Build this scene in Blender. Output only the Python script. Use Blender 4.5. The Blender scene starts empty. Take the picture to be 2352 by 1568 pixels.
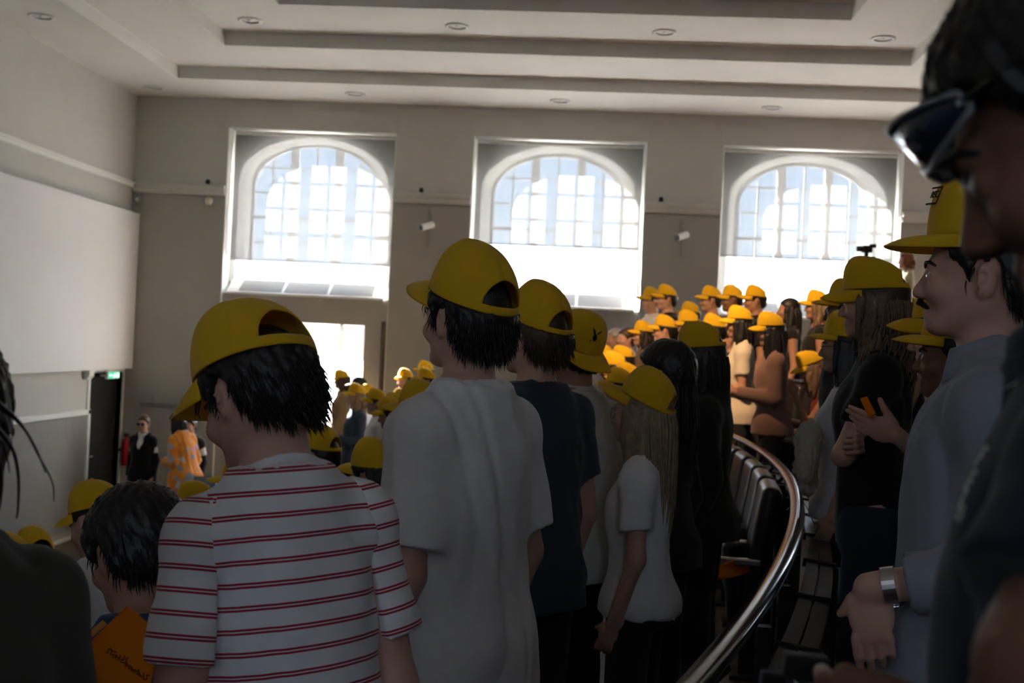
import bpy, bmesh, math, random
import numpy as np
from mathutils import Vector, Matrix

scn = bpy.context.scene
COL = scn.collection
R_ = math.radians

# ---------------------------------------------------------------- camera
F_PX = 2613.0
YAW, PIT, ROL = .066, .0035, .0475
CAM = np.array([0.0, 0.0, 2.8])
def _axes():
    c, s = math.cos(YAW), math.sin(YAW)
    f = np.array([-s, c, 0.0]); r = np.array([c, s, 0.0]); u = np.array([0, 0, 1.0])
    f2 = f*math.cos(PIT) + u*math.sin(PIT); u2 = u*math.cos(PIT) - f*math.sin(PIT)
    return r*math.cos(ROL) + u2*math.sin(ROL), u2*math.cos(ROL) - r*math.sin(ROL), f2
C_R, C_U, C_F = _axes()
def ray(u, v): return C_F + C_R*(u-1176)/F_PX - C_U*(v-784)/F_PX
def onY(u, v, Y): d = ray(u, v); return CAM + d*(Y/d[1])
def onX(u, v, X): d = ray(u, v); return CAM + d*(X/d[0])
def onZ(u, v, z): d = ray(u, v); return CAM + d*((z-CAM[2])/d[2])

cd = bpy.data.cameras.new('camera')
cam = bpy.data.objects.new('camera', cd); COL.objects.link(cam)
cd.sensor_width = 36.0; cd.lens = 36.0*F_PX/2352
cd.clip_start = .05; cd.clip_end = 300
M = Matrix((tuple(C_R), tuple(C_U), tuple(-C_F))).transposed().to_4x4()
M.translation = Vector(CAM)
cam.matrix_world = M
cd.dof.use_dof = True; cd.dof.focus_distance = 2.55; cd.dof.aperture_fstop = 6.3
scn.camera = cam

# ---------------------------------------------------------------- light and exposure
world = bpy.data.worlds.new('sky'); scn.world = world; world.use_nodes = True
nt = world.node_tree; nt.nodes.clear()
wo = nt.nodes.new('ShaderNodeOutputWorld'); bg = nt.nodes.new('ShaderNodeBackground')
tcw = nt.nodes.new('ShaderNodeTexCoord'); sep = nt.nodes.new('ShaderNodeSeparateXYZ'); sky = nt.nodes.new('ShaderNodeValToRGB')
er = sky.color_ramp; er.elements[0].position = 0.0; er.elements[0].color = (.98, 1.06, 1.12, 1)       # hazy horizon, bluer towards the zenith
er.elements[1].position = 1.0; er.elements[1].color = (.16, .34, .80, 1)
for p_, c_ in ((.06, (.84, 1.0, 1.14)), (.16, (.60, .84, 1.14)), (.40, (.34, .58, 1.0))):
    e_ = er.elements.new(p_); e_.color = (*c_, 1)
nt.links.new(tcw.outputs['Generated'], sep.inputs[0]); nt.links.new(sep.outputs['Z'], sky.inputs['Fac'])
bg.inputs['Strength'].default_value = 4.6
nt.links.new(sky.outputs['Color'], bg.inputs['Color']); nt.links.new(bg.outputs['Background'], wo.inputs['Surface'])

sd = bpy.data.lights.new('sun', 'SUN'); sun = bpy.data.objects.new('sun', sd); COL.objects.link(sun)
sd.energy = 105.0; sd.angle = R_(.53); sd.color = (1.0, .95, .88)
SUN_DIR = Vector((.24, -.35, -.236)).normalized()
sun.rotation_euler = SUN_DIR.to_track_quat('-Z', 'Y').to_euler(); sun.location = (-20, 45, 30)

# two warm spots added to light the rear right seats, no fixtures built
def spot(x, y, z, tx, ty, tz, watts, ang, col=(1.0, .60, .30)):
    ld = bpy.data.lights.new('added_warm_spot', 'SPOT'); ld.energy = watts; ld.color = col; ld.spot_size = R_(ang); ld.spot_blend = .9; ld.shadow_soft_size = .12
    o = bpy.data.objects.new('added_warm_spot', ld); COL.objects.link(o); o.location = (x, y, z)
    o.rotation_euler = (Vector((tx, ty, tz))-Vector((x, y, z))).to_track_quat('-Z', 'Y').to_euler()
spot(4.4, 7.6, 6.45, 1.2, 10.6, 3.0, 1500, 54)
spot(-.6, 6.6, 6.60, 1.2, 10.5, 3.0, 1100, 50)

scn.view_settings.view_transform = 'Standard'; scn.view_settings.look = 'None'
scn.view_settings.gamma = 1.0; scn.view_settings.use_curve_mapping = False
scn.view_settings.exposure = 1.0
cy = scn.cycles
cy.use_denoising = True; cy.max_bounces = 10; cy.diffuse_bounces = 6; cy.glossy_bounces = 3
cy.transmission_bounces = 6; cy.transparent_max_bounces = 16; cy.caustics_reflective = False; cy.caustics_refractive = False
cy.sample_clamp_indirect = 25.0

def portal(x0, x1, z0, z1, y):
    ld = bpy.data.lights.new('window_portal', 'AREA'); ld.shape = 'RECTANGLE'; ld.size = x1-x0; ld.size_y = z1-z0
    ld.cycles.is_portal = True
    o = bpy.data.objects.new('window_portal', ld); COL.objects.link(o)
    o.location = ((x0+x1)/2, y, (z0+z1)/2); o.rotation_euler = (R_(-90), 0, 0)
# ---------------------------------------------------------------- helpers
def tag(o, label=None, cat=None, group=None, kind=None):
    if label: o['label'] = label
    if cat: o['category'] = cat
    if group: o['group'] = group
    if kind: o['kind'] = kind
    return o
def empty(name, loc=(0, 0, 0), rot=(0, 0, 0)):
    o = bpy.data.objects.new(name, None); COL.objects.link(o); o.location = loc; o.rotation_euler = rot
    o.empty_display_size = .05
    return o
def link(name, me, mat=None, parent=None):
    o = bpy.data.objects.new(name, me); COL.objects.link(o)
    if mat is not None:
        me.materials.clear(); me.materials.append(mat)
    if parent is not None: o.parent = parent
    return o
def mesh_np(name, V, Fq, smooth=True):
    """V (n,3) array, Fq list/array of faces (m,4) or (m,3)."""
    me = bpy.data.meshes.new(name)
    V = np.asarray(V, np.float32); Fq = np.asarray(Fq, np.int32)
    m, k = Fq.shape
    me.vertices.add(len(V)); me.vertices.foreach_set('co', V.ravel())
    me.loops.add(m*k); me.loops.foreach_set('vertex_index', Fq.ravel())
    me.polygons.add(m); me.polygons.foreach_set('loop_start', np.arange(0, m*k, k, dtype=np.int32))
    me.polygons.foreach_set('loop_total', np.full(m, k, np.int32))
    me.polygons.foreach_set('use_smooth', np.full(m, smooth, bool))
    me.update(calc_edges=True); me.validate()
    return me
class MB:
    """collects verts and faces, builds one mesh object"""
    def __init__(s): s.v = []; s.f = []; s.sm = False
    def add(s, vs, fs):
        n = len(s.v); s.v += [tuple(v) for v in vs]; s.f += [tuple(i+n for i in f) for f in fs]; return s
    def box(s, x0, x1, y0, y1, z0, z1):
        return s.add([(x0,y0,z0),(x1,y0,z0),(x1,y1,z0),(x0,y1,z0),(x0,y0,z1),(x1,y0,z1),(x1,y1,z1),(x0,y1,z1)],
              [(0,3,2,1),(4,5,6,7),(0,1,5,4),(1,2,6,5),(2,3,7,6),(3,0,4,7)])
    def quad(s, a, b, c, d): return s.add([a,b,c,d], [(0,1,2,3)])
    def prism(s, poly, fn, t0, t1):
        """poly: list of 2-D points; fn(p,t)->3-D"""
        n = len(poly)
        vs = [fn(p, t0) for p in poly] + [fn(p, t1) for p in poly]
        fs = [tuple(range(n))[::-1], tuple(range(n, 2*n))] + [(i, (i+1) % n, n+(i+1) % n, n+i) for i in range(n)]
        return s.add(vs, fs)
    def tube(s, pts, r, n=8, cap=True):
        """tube along points; r number or list"""
        pts = [Vector(p) for p in pts]; m = len(pts)
        rr = r if isinstance(r, (list, tuple)) else [r]*m
        up = Vector((0, 0, 1)); vs = []
        for i, p in enumerate(pts):
            t = (pts[min(i+1, m-1)] - pts[max(i-1, 0)]).normalized()
            a = t.cross(up)
            if a.length < 1e-3: a = t.cross(Vector((1, 0, 0)))
            a.normalize(); b = a.cross(t).normalized()
            for k in range(n):
                th = 2*math.pi*k/n; vs.append(p + (a*math.cos(th) + b*math.sin(th))*rr[i])
        fs = [(i*n+k, i*n+(k+1) % n, (i+1)*n+(k+1) % n, (i+1)*n+k) for i in range(m-1) for k in range(n)]
        if cap: fs += [tuple(range(n))[::-1], tuple((m-1)*n+k for k in range(n))]
        return s.add(vs, fs)
    def lathe(s, prof, n=20, c=(0, 0, 0), axis='z'):
        vs = []
        for r, h in prof:
            for k in range(n):
                th = 2*math.pi*k/n; x, y, z = r*math.cos(th), r*math.sin(th), h
                if axis == 'y': x, y, z = x, z, y
                if axis == 'x': x, y, z = z, x, y
                vs.append((c[0]+x, c[1]+y, c[2]+z))
        m = len(prof)
        return s.add(vs, [(i*n+k, i*n+(k+1) % n, (i+1)*n+(k+1) % n, (i+1)*n+k) for i in range(m-1) for k in range(n)])
    def build(s, name, mat=None, parent=None, smooth=False, bevel=0):
        me = bpy.data.meshes.new(name); me.from_pydata(s.v, [], s.f)
        bm = bmesh.new(); bm.from_mesh(me); bmesh.ops.recalc_face_normals(bm, faces=bm.faces); bm.to_mesh(me); bm.free()
        o = link(name, me, mat, parent)
        if smooth:
            for p in me.polygons: p.use_smooth = True
        if bevel:
            b = o.modifiers.new('bevel', 'BEVEL'); b.width = bevel; b.segments = 2; b.limit_method = 'ANGLE'
        return o

# ---- materials
def mat(name, col, rough=.8, metal=0, spec=.3, noise=0, nscale=8, bump=0, bscale=60, sheen=0):
    m = bpy.data.materials.new(name); m.use_nodes = True; t = m.node_tree; b = t.nodes['Principled BSDF']
    b.inputs['Roughness'].default_value = rough; b.inputs['Metallic'].default_value = metal
    b.inputs['Specular IOR Level'].default_value = spec
    b.inputs['Base Color'].default_value = (*col, 1)
    if sheen: b.inputs['Sheen Weight'].default_value = sheen
    if noise or bump:
        tc = t.nodes.new('ShaderNodeTexCoord')
    if noise:
        n = t.nodes.new('ShaderNodeTexNoise'); n.inputs['Scale'].default_value = nscale; n.inputs['Detail'].default_value = 4
        r = t.nodes.new('ShaderNodeValToRGB')
        r.color_ramp.elements[0].position = .3; r.color_ramp.elements[1].position = .7
        r.color_ramp.elements[0].color = (*[c*(1-noise) for c in col], 1); r.color_ramp.elements[1].color = (*[min(1, c*(1+noise)) for c in col], 1)
        t.links.new(tc.outputs['Object'], n.inputs['Vector']); t.links.new(n.outputs['Fac'], r.inputs['Fac']); t.links.new(r.outputs['Color'], b.inputs['Base Color'])
    if bump:
        n2 = t.nodes.new('ShaderNodeTexNoise'); n2.inputs['Scale'].default_value = bscale; n2.inputs['Detail'].default_value = 3
        bp = t.nodes.new('ShaderNodeBump'); bp.inputs['Strength'].default_value = bump; bp.inputs['Distance'].default_value = .004
        t.links.new(tc.outputs['Object'], n2.inputs['Vector']); t.links.new(n2.outputs['Fac'], bp.inputs['Height']); t.links.new(bp.outputs['Normal'], b.inputs['Normal'])
    return m
def emit(name, col, s):
    m = bpy.data.materials.new(name); m.use_nodes = True; t = m.node_tree; t.nodes.clear()
    e = t.nodes.new('ShaderNodeEmission'); e.inputs['Color'].default_value = (*col, 1); e.inputs['Strength'].default_value = s
    o = t.nodes.new('ShaderNodeOutputMaterial'); t.links.new(e.outputs[0], o.inputs[0]); return m
def glass_mat(name, tint=(1, 1, 1), refl=.06):
    m = bpy.data.materials.new(name); m.use_nodes = True; t = m.node_tree; t.nodes.clear()
    tr = t.nodes.new('ShaderNodeBsdfTransparent'); tr.inputs['Color'].default_value = (*tint, 1)
    gl = t.nodes.new('ShaderNodeBsdfGlossy'); gl.inputs['Roughness'].default_value = .02
    mx = t.nodes.new('ShaderNodeMixShader'); mx.inputs[0].default_value = refl
    o = t.nodes.new('ShaderNodeOutputMaterial')
    t.links.new(tr.outputs[0], mx.inputs[1]); t.links.new(gl.outputs[0], mx.inputs[2]); t.links.new(mx.outputs[0], o.inputs[0]); return m
def thin_cloth(name, col, transp, transl, tcol=None, trcol=(1, 1, 1)):
    """screen fabric / paper: part open weave, part diffuse, part glowing through"""
    m = bpy.data.materials.new(name); m.use_nodes = True; t = m.node_tree; t.nodes.clear()
    tr = t.nodes.new('ShaderNodeBsdfTransparent'); tr.inputs['Color'].default_value = (*trcol, 1)
    d = t.nodes.new('ShaderNodeBsdfDiffuse'); d.inputs['Color'].default_value = (*col, 1)
    l = t.nodes.new('ShaderNodeBsdfTranslucent'); l.inputs['Color'].default_value = (*(tcol or col), 1)
    m1 = t.nodes.new('ShaderNodeMixShader'); m1.inputs[0].default_value = transl
    m2 = t.nodes.new('ShaderNodeMixShader'); m2.inputs[0].default_value = transp
    o = t.nodes.new('ShaderNodeOutputMaterial')
    t.links.new(d.outputs[0], m1.inputs[1]); t.links.new(l.outputs[0], m1.inputs[2])
    t.links.new(m1.outputs[0], m2.inputs[1]); t.links.new(tr.outputs[0], m2.inputs[2]); t.links.new(m2.outputs[0], o.inputs[0]); return m

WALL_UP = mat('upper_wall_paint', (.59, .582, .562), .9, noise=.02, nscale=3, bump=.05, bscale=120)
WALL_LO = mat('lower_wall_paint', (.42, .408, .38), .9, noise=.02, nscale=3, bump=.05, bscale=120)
WHITE = mat('white_paint', (.80, .80, .78), .55, noise=.015, nscale=5)
CEIL = mat('ceiling_paint', (.74, .73, .70), .95, noise=.015, nscale=2)
SCREEN = mat('screen_white', (.74, .74, .75), .7, noise=.01, nscale=2)
FLOOR = mat('dark_floor_covering', (.10, .075, .055), .6, noise=.2, nscale=14, bump=.1)
BLACK = mat('black_plastic', (.012, .012, .013), .45, noise=.2, nscale=20)
BLACK_MATT = mat('black_matt', (.006, .006, .006), .9, spec=.1, noise=.2, nscale=5)
STEEL = mat('dark_polished_metal', (.50, .51, .53), .28, metal=1, noise=.05, nscale=30)
GREYM = mat('grey_metal', (.35, .35, .36), .4, metal=1, noise=.05, nscale=30)
# ---------------------------------------------------------------- the room
XL, YW, ZC = -6.634, 16.0, 6.142        # screen wall, window wall, lowest ceiling soffit
XR, YB = 12.6, -4.5
T = .95                                  # thickness of the window wall
SH_Y = YW + .22                          # plane of the roller blinds
AR_Y = YW + .30                          # inner face of the arched masonry
GL_Y = SH_Y + .36                        # glazing
Z_REC = 5.738; Z_SILL = 3.60
BAYS = [(-5.275, -2.839), (-1.739, .713), (1.765, 4.247), (5.27, 7.75), (8.78, 11.26)]  # last two bays lie out of view, added to brighten the room
def st(o): o['kind'] = 'structure'; return o

# window wall: piers, lintel zone, aprons under the windows
m = MB()
xs = [XL-.3] + [x for b in BAYS for x in b] + [XR+.3]
for a, b in zip(xs[0::2], xs[1::2]):
    m.box(a, b, YW, YW+T, -.5, 4.77)
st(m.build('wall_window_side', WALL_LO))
m = MB()
for a, b in zip(xs[0::2], xs[1::2]):
    m.box(a, b, YW, YW+T, 4.77, 7.0)
for a, b in BAYS: m.box(a, b, YW, YW+T, Z_REC+.01, 7.0)
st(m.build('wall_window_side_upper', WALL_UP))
# valance panels over the recesses (slightly proud boards)
for i, (a, b) in enumerate(BAYS):
    st(MB().box(a-.03, b+.03, YW-.018, YW+.015, Z_REC-.012, 6.0).build('trim_%d' % (i+1), WALL_UP, bevel=.004))

def arch_pts(cx, a, zs, rise, n=40):
    return [(cx + a*math.cos(t), zs + rise*math.sin(t)) for t in np.linspace(0, math.pi, n+1)]
GLASS = glass_mat('window_glass')
def arch_wall(name, x0, x1, y0, y1, z0, z1, cx, a, zs, rise, a2, rise2, zb):
    """masonry sheet with an arched hole whose reveal splays from (a,rise) at y0 to (a2,rise2) at y1"""
    A = [(cx+a, zb)] + arch_pts(cx, a, zs, rise) + [(cx-a, zb)]
    B = [(cx+a2, zb)] + arch_pts(cx, a2, zs, rise2) + [(cx-a2, zb)]
    n = len(A); m = MB()
    def outer(p):     # matching point on the outer rectangle
        x, z = p
        if z <= zs: return (x1 if x > cx else x0, z)
        t = math.atan2((z-zs)/rise, (x-cx)/a)
        c, s_ = math.cos(t), math.sin(t)
        hx, hz = (x1-cx if c > 0 else cx-x0), z1-zs
        k = 1/max(abs(c), abs(s_))
        return (cx + c*k*hx, zs + s_*k*hz)
    for y, P in ((y0, A), (y1, B)):
        O = [outer(p) for p in A]
        vs = [(p[0], y, p[1]) for p in P] + [(p[0], y, p[1]) for p in O]
        m.add(vs, [(i, i+1, n+i+1, n+i) for i in range(n-1)])
    vs = [(p[0], y0, p[1]) for p in A] + [(p[0], y1, p[1]) for p in B]
    m.add(vs, [(i, i+1, n+i+1, n+i) for i in range(n-1)])
    return m

def clip_poly(poly, inside, inter):
    out = []
    for i, p in enumerate(poly):
        q = poly[(i+1) % len(poly)]
        if inside(p): out.append(p)
        if inside(p) != inside(q): out.append(inter(p, q))
    return out
for wi, (bx0, bx1) in enumerate(BAYS):
    cx = (bx0+bx1)/2; cg = onY(*[(731, 338), (1285, 361), (1851, 382)][min(wi, 2)], GL_Y) + np.array([(0, 0, 0, 3.505, 7.015)[wi], 0, 0])
    cx2 = float(cg[0]); zap = float(cg[2])
    w = st(arch_wall('w', bx0, bx1, AR_Y, GL_Y-.03, Z_SILL-.05, Z_REC+.05, (cx+cx2)/2, 1.10, 5.02, .66, .98, .60, Z_SILL-.05).build('wall_arch_%d' % (wi+1), WHITE, smooth=False))
    # recess reveals (white jamb linings)
    m = MB()
    m.box(bx0, bx0+.012, YW+.004, AR_Y, -.5, Z_REC); m.box(bx1-.012, bx1, YW+.004, AR_Y, -.5, Z_REC)
    st(m.build('trim_jamb_%d' % (wi+1), WHITE))
    # glazing: frame with mullions + muntins, panes as parts
    ag, zs = .92, 4.99; rise = zap-zs
    y0, y1 = GL_Y, GL_Y+.07
    frame = MB()
    A = [(cx2+ag, Z_SILL)] + arch_pts(cx2, ag, zs, rise) + [(cx2-ag, Z_SILL)]
    Bo = [(cx2+1.06, Z_SILL)] + arch_pts(cx2, 1.06, zs, rise+.16) + [(cx2-1.06, Z_SILL)]
    n = len(A)
    for yy in (y0, y1): frame.add([(p[0], yy, p[1]) for p in A]+[(p[0], yy, p[1]) for p in Bo], [(i, i+1, n+i+1, n+i) for i in range(n-1)])
    frame.add([(p[0], y0, p[1]) for p in A]+[(p[0], y1, p[1]) for p in A], [(i, i+1, n+i+1, n+i) for i in range(n-1)])
    frame.add([(p[0], y0, p[1]) for p in Bo]+[(p[0], y1, p[1]) for p in Bo], [(i, i+1, n+i+1, n+i) for i in range(n-1)])
    frame.box(cx2-1.06, cx2+1.06, y0, y1, Z_SILL-.06, Z_SILL+.02)
    ztop = lambda x: zs + rise*math.sqrt(max(0, 1-((x-cx2)/ag)**2))
    for mx in (-.335, .335):
        frame.box(cx2+mx-.058, cx2+mx+.058, y0-.01, y1, Z_SILL, ztop(cx2+mx)+.02)
    fr = st(frame.build('window_%d' % (wi+1), WHITE))
    # muntins and panes per casement; the lowest lights are single wide panes
    cols = []
    for c0, c1 in ((-ag, -.393), (-.277, .277), (.393, ag)):
        mid = (c0+c1)/2; cols.append((c0, c1, mid))
    rows = [4.25, 4.62, 4.99, 5.36] if True else []
    rows = [zap-.33-.37*k for k in range(4)][::-1]
    mun = MB()
    for c0, c1, mid in cols:
        mun.box(cx2+mid-.012, cx2+mid+.012, y0+.01, y1-.01, rows[0]-.0, ztop(cx2+mid)+.01)
        for zz in rows:
            hi = min(ztop(cx2+c0+1e-3), ztop(cx2+c1-1e-3))
            x0_, x1_ = cx2+c0, cx2+c1
            if zz > hi:
                k = ag*math.sqrt(max(0, 1-((zz-zs)/rise)**2)); x0_ = max(x0_, cx2-k); x1_ = min(x1_, cx2+k)
            hh = .024 if abs(zz-rows[1]) < 1e-6 else .012
            if x1_ > x0_: mun.box(x0_, x1_, y0+.012, y1-.012, zz-hh, zz+hh)
    mun.build('muntins', WHITE, fr)
    zr = [Z_SILL] + rows + [zap+.01]
    ym = (y0+y1)/2
    def inA(p): return p[1] <= zs or ((p[0]-cx2)/ag)**2 + ((p[1]-zs)/rise)**2 <= 1
    def itA(p, q):
        a_, b_ = (p, q) if inA(p) else (q, p)
        for _ in range(24):
            mm_ = ((a_[0]+b_[0])/2, (a_[1]+b_[1])/2)
            if inA(mm_): a_ = mm_
            else: b_ = mm_
        return a_
    for c0, c1, mid in cols:
        for k in range(len(zr)-1):
            segs = ((c0, c1),) if k == 0 else ((c0, mid), (mid, c1))
            for s0, s1 in segs:
                poly = []
                for i in range(9): poly.append((cx2+s0+(s1-s0)*i/8, zr[k]))
                for i in range(9): poly.append((cx2+s1-(s1-s0)*i/8, zr[k+1]))
                poly = clip_poly(poly, inA, itA)
                if len(poly) < 3: continue
                MB().prism(poly, lambda p, t: (p[0], t, p[1]), ym-.002, ym+.002).build('pane', GLASS, fr)
    portal(cx2-1.0, cx2+1.0, Z_SILL, zap+.02, GL_Y+.12)

# sloped white grille sills under the three windows
GRILLE = mat('grille_slot_grey', (.15, .155, .16), .6, noise=.03)
for wi, (bx0, bx1) in enumerate(BAYS):
    s = empty('window_sill', ((bx0+bx1)/2, YW+.02, 3.37))
    hw = (bx1-bx0)/2-.075
    tag(s, 'white sloping grille ledge under the %s arched window from the screen wall' % ('first', 'second', 'third', 'fourth', 'fifth')[wi], 'window ledge', 'grille ledges under the windows')
    m = MB(); m.prism([(0, -.02), (0, .012), (.30, .215), (AR_Y-YW+.25, .235), (AR_Y-YW+.25, -.02)], lambda p, t: (t, p[0], p[1]), -hw, hw)
    m.build('ledge_board', WHITE, s)
    for k in range(3):
        gx0 = -hw+.15+k*(2*hw-.3)/3+.02; gx1 = gx0+(2*hw-.3)/3-.04
        for j in range(6):
            f = .10+j*.145
            y, z = .30*f, .012+.203*f
            MB().add([(gx0, y, z+.004), (gx1, y, z+.004), (gx1, y+.026, z+.0216), (gx0, y+.026, z+.0216),
                      (gx0, y, z-.002), (gx1, y, z-.002), (gx1, y+.026, z+.0156), (gx0, y+.026, z+.0156)],
                     [(0,1,2,3),(4,7,6,5),(0,4,5,1),(1,5,6,2),(2,6,7,3),(3,7,4,0)]).build('slat', GRILLE, s)
    # apron wall below the ledge
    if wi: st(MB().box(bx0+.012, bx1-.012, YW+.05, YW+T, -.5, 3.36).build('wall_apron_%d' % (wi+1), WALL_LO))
# first bay: a low window below the ledge
lx0, lx1, lz0, lz1 = -4.95, -3.172, 1.55, 2.985
m = MB(); b0, b1 = BAYS[0]
m.box(b0+.012, lx0, YW+.05, YW+T, -.5, 3.36); m.box(lx1, b1-.012, YW+.05, YW+T, -.5, 3.36)
m.box(lx0, lx1, YW+.05, YW+T, lz1, 3.36); m.box(lx0, lx1, YW+.05, YW+T, -.5, lz0)
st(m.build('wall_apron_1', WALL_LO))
m = MB()
m.box(lx0, lx1, YW+.30, YW+.36, lz1-.05, lz1); m.box(lx0, lx0+.06, YW+.30, YW+.36, lz0, lz1); m.box(lx1-.05, lx1, YW+.30, YW+.36, lz0, lz1)
m.box(lx0, lx1, YW+.30, YW+.36, lz0, lz0+.06); m.box(lx0, lx1, YW+.30, YW+.36, 2.60, 2.64)
for x in (-4.2, -3.56): m.box(x-.025, x+.025, YW+.30, YW+.36, lz0, lz1)
fr = st(m.build('window_6', WHITE))
for a, b in ((lx0+.06, -4.225), (-4.175, -3.585), (-3.535, lx1-.05)):
    for z0, z1 in ((lz0+.06, 2.6), (2.64, lz1-.05)):
        MB().box(a, b, YW+.325, YW+.329, z0, z1).build('pane', GLASS, fr)
lb = empty('roller_blind', ((lx0+lx1)/2, YW+.2, lz1-.03)); tag(lb, 'white translucent blind half lowered over the low window beneath the first arched window', 'blind')
MB().quad((-.885, 0, -.54), (.885, 0, -.54), (.885, 0, 0), (-.885, 0, 0)).build('blind_fabric', thin_cloth('white_blind_fabric', (.72, .72, .72), .05, .10), lb)
MB().box(-.885, .885, -.006, .006, -.553, -.54).build('bottom_bar', WHITE, lb)
portal(lx0, lx1, lz0, lz1, YW+.5)
# dark stile in the corner of the first bay
PIPE = mat('brown_pipe_paint', (.16, .12, .10), .6, noise=.1)
tag(MB().tube([(b1-.06, YW+.03, .0), (b1-.06, YW+.03, 3.05)], .032, 10).build('wall_pipe', PIPE, smooth=True), 'brown vertical pipe at the corner of the low window bay', 'pipe')

# roller blinds
BLIND = thin_cloth('blind_fabric', (.30, .30, .30), .075, .032, (.62, .62, .62))
for wi, (bx0, bx1) in enumerate(BAYS):
    zb = (3.862, 4.242, 4.21, 4.21, 4.21)[wi]
    r = empty('roller_blind', ((bx0+bx1)/2, SH_Y, Z_REC-.03))
    tag(r, 'half-drawn sheer grey roller blind in the %s arched window from the screen wall' % ('first', 'second', 'third', 'fourth', 'fifth')[wi], 'blind', 'roller blinds')
    hw = (bx1-bx0)/2-.045
    MB().quad((-hw, 0, zb-Z_REC+.03), (hw, 0, zb-Z_REC+.03), (hw, 0, -.02), (-hw, 0, -.02)).build('blind_fabric', BLIND, r)
    MB().tube([(-hw, 0, -.01), (hw, 0, -.01)], .028, 12).build('roller', WHITE, r, smooth=True)
    MB().box(-hw, hw, -.006, .006, zb-Z_REC+.018, zb-Z_REC+.034).build('bottom_bar', GREYM, r)

# screen wall with a doorway
dy0, dy1, dz = 14.86, 15.93, 2.16
m = MB(); m.box(XL-.3, XL, YB, dy0, -.5, 4.85); m.box(XL-.3, XL, dy1, YW, -.5, 4.85); m.box(XL-.3, XL, dy0, dy1, dz, 4.85)
st(m.build('wall_screen_side', mat('left_wall_paint', (.53, .527, .51), .9, noise=.02, nscale=3)))
st(MB().box(XL-.3, XL, YB, YW, 4.85, 7.0).build('wall_screen_side_upper', WALL_UP))
# doorway to a dark corridor
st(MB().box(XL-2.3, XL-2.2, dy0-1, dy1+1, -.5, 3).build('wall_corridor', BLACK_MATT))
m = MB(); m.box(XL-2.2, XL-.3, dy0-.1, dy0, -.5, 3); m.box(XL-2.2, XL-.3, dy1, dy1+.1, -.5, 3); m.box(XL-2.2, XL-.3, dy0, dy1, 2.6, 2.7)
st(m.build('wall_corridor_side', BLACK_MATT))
m = MB(); m.box(XL-.3, XL+.025, dy0-.07, dy0, 0, dz+.05); m.box(XL-.3, XL+.025, dy1, dy1+.04, 0, dz+.05); m.box(XL-.3, XL+.025, dy0-.07, dy1+.04, dz, dz+.06)
st(m.build('door_1', WHITE, bevel=.006))
dk = mat('door_black_stain', (.010, .010, .009), .75, noise=.15, nscale=12)
d2 = st(MB().box(XL-.10, XL-.06, dy0+.01, dy1-.01, .01, dz-.01).build('door_2', dk, bevel=.004))
MB().tube([(XL-.02, dy0+.12, 1.02), (XL-.02, dy0+.25, 1.02)], .011, 8).build('door_handle', GREYM, d2, smooth=True)
# picture rails
def rail_prof(): return [(0, 0), (.035, 0), (.05, .02), (.05, .06), (.075, .09), (.075, .125), (.02, .14), (0, .15)]
st(MB().prism(rail_prof(), lambda p, t: (XL+p[0]*.8, t, 4.81+p[1]*.62), YB, YW).build('trim_4', WHITE))
for i, (a, b) in enumerate(zip(xs[0::2], xs[1::2])):
    st(MB().prism(rail_prof(), lambda p, t: (t, YW-p[0], 4.75+p[1]), max(a, XL), min(b, XR)).build('trim_%d' % (5+i), WALL_UP))
# right and back walls, floor, ceiling
st(MB().box(XR, XR+.3, YB, YW, -.5, 7).build('wall_right', WALL_UP))
BW = [(-3.7, -1.7), (.5, 2.5)]; bz0, bz1 = 3.6, 5.5          # two unseen windows added behind the photographer to fill the foreground
m = MB(); m.box(XL-.3, XR+.3, YB-.3, YB, -.5, bz0); m.box(XL-.3, XR+.3, YB-.3, YB, bz1, 7)
for a, b in zip([XL-.3, BW[0][1], BW[1][1]], [BW[0][0], BW[1][0], XR+.3]): m.box(a, b, YB-.3, YB, bz0, bz1)
st(m.build('wall_back', WALL_UP))
for i, (a, b) in enumerate(BW):
    m = MB(); y0, y1 = YB-.22, YB-.16
    for q in ((a, a+.07, bz0, bz1), (b-.07, b, bz0, bz1), (a, b, bz0, bz0+.07), (a, b, bz1-.07, bz1), ((a+b)/2-.03, (a+b)/2+.03, bz0, bz1)): m.box(q[0], q[1], y0, y1, q[2], q[3])
    fr = st(m.build('window_%d' % (7+i), WHITE))
    for q0, q1 in ((a+.07, (a+b)/2-.03), ((a+b)/2+.03, b-.07)): MB().box(q0, q1, YB-.192, YB-.188, bz0+.07, bz1-.07).build('pane', GLASS, fr)
    bl = empty('roller_blind', ((a+b)/2, YB-.08, bz1)); tag(bl, 'sheer roller blind on the added high rear window, %s' % ('nearer the screen wall', 'farther from the screen wall')[i], 'blind')
    hw = (b-a)/2
    MB().quad((-hw, 0, bz0-bz1), (hw, 0, bz0-bz1), (hw, 0, 0), (-hw, 0, 0)).build('blind_fabric', thin_cloth('fill_blind_fabric', (.4, .4, .4), .36, .3, None, (1.0, .80, .69)), bl)  # tinted weave warms the added fill light
    MB().box(-hw, hw, -.01, .01, bz0-bz1-.01, bz0-bz1+.01).build('bottom_bar', GREYM, bl)
    ld = bpy.data.lights.new('window_portal', 'AREA'); ld.shape = 'RECTANGLE'; ld.size = b-a; ld.size_y = bz1-bz0; ld.cycles.is_portal = True
    o = bpy.data.objects.new('window_portal', ld); COL.objects.link(o); o.location = ((a+b)/2, YB-.28, (bz0+bz1)/2); o.rotation_euler = (R_(90), 0, 0)
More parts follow.
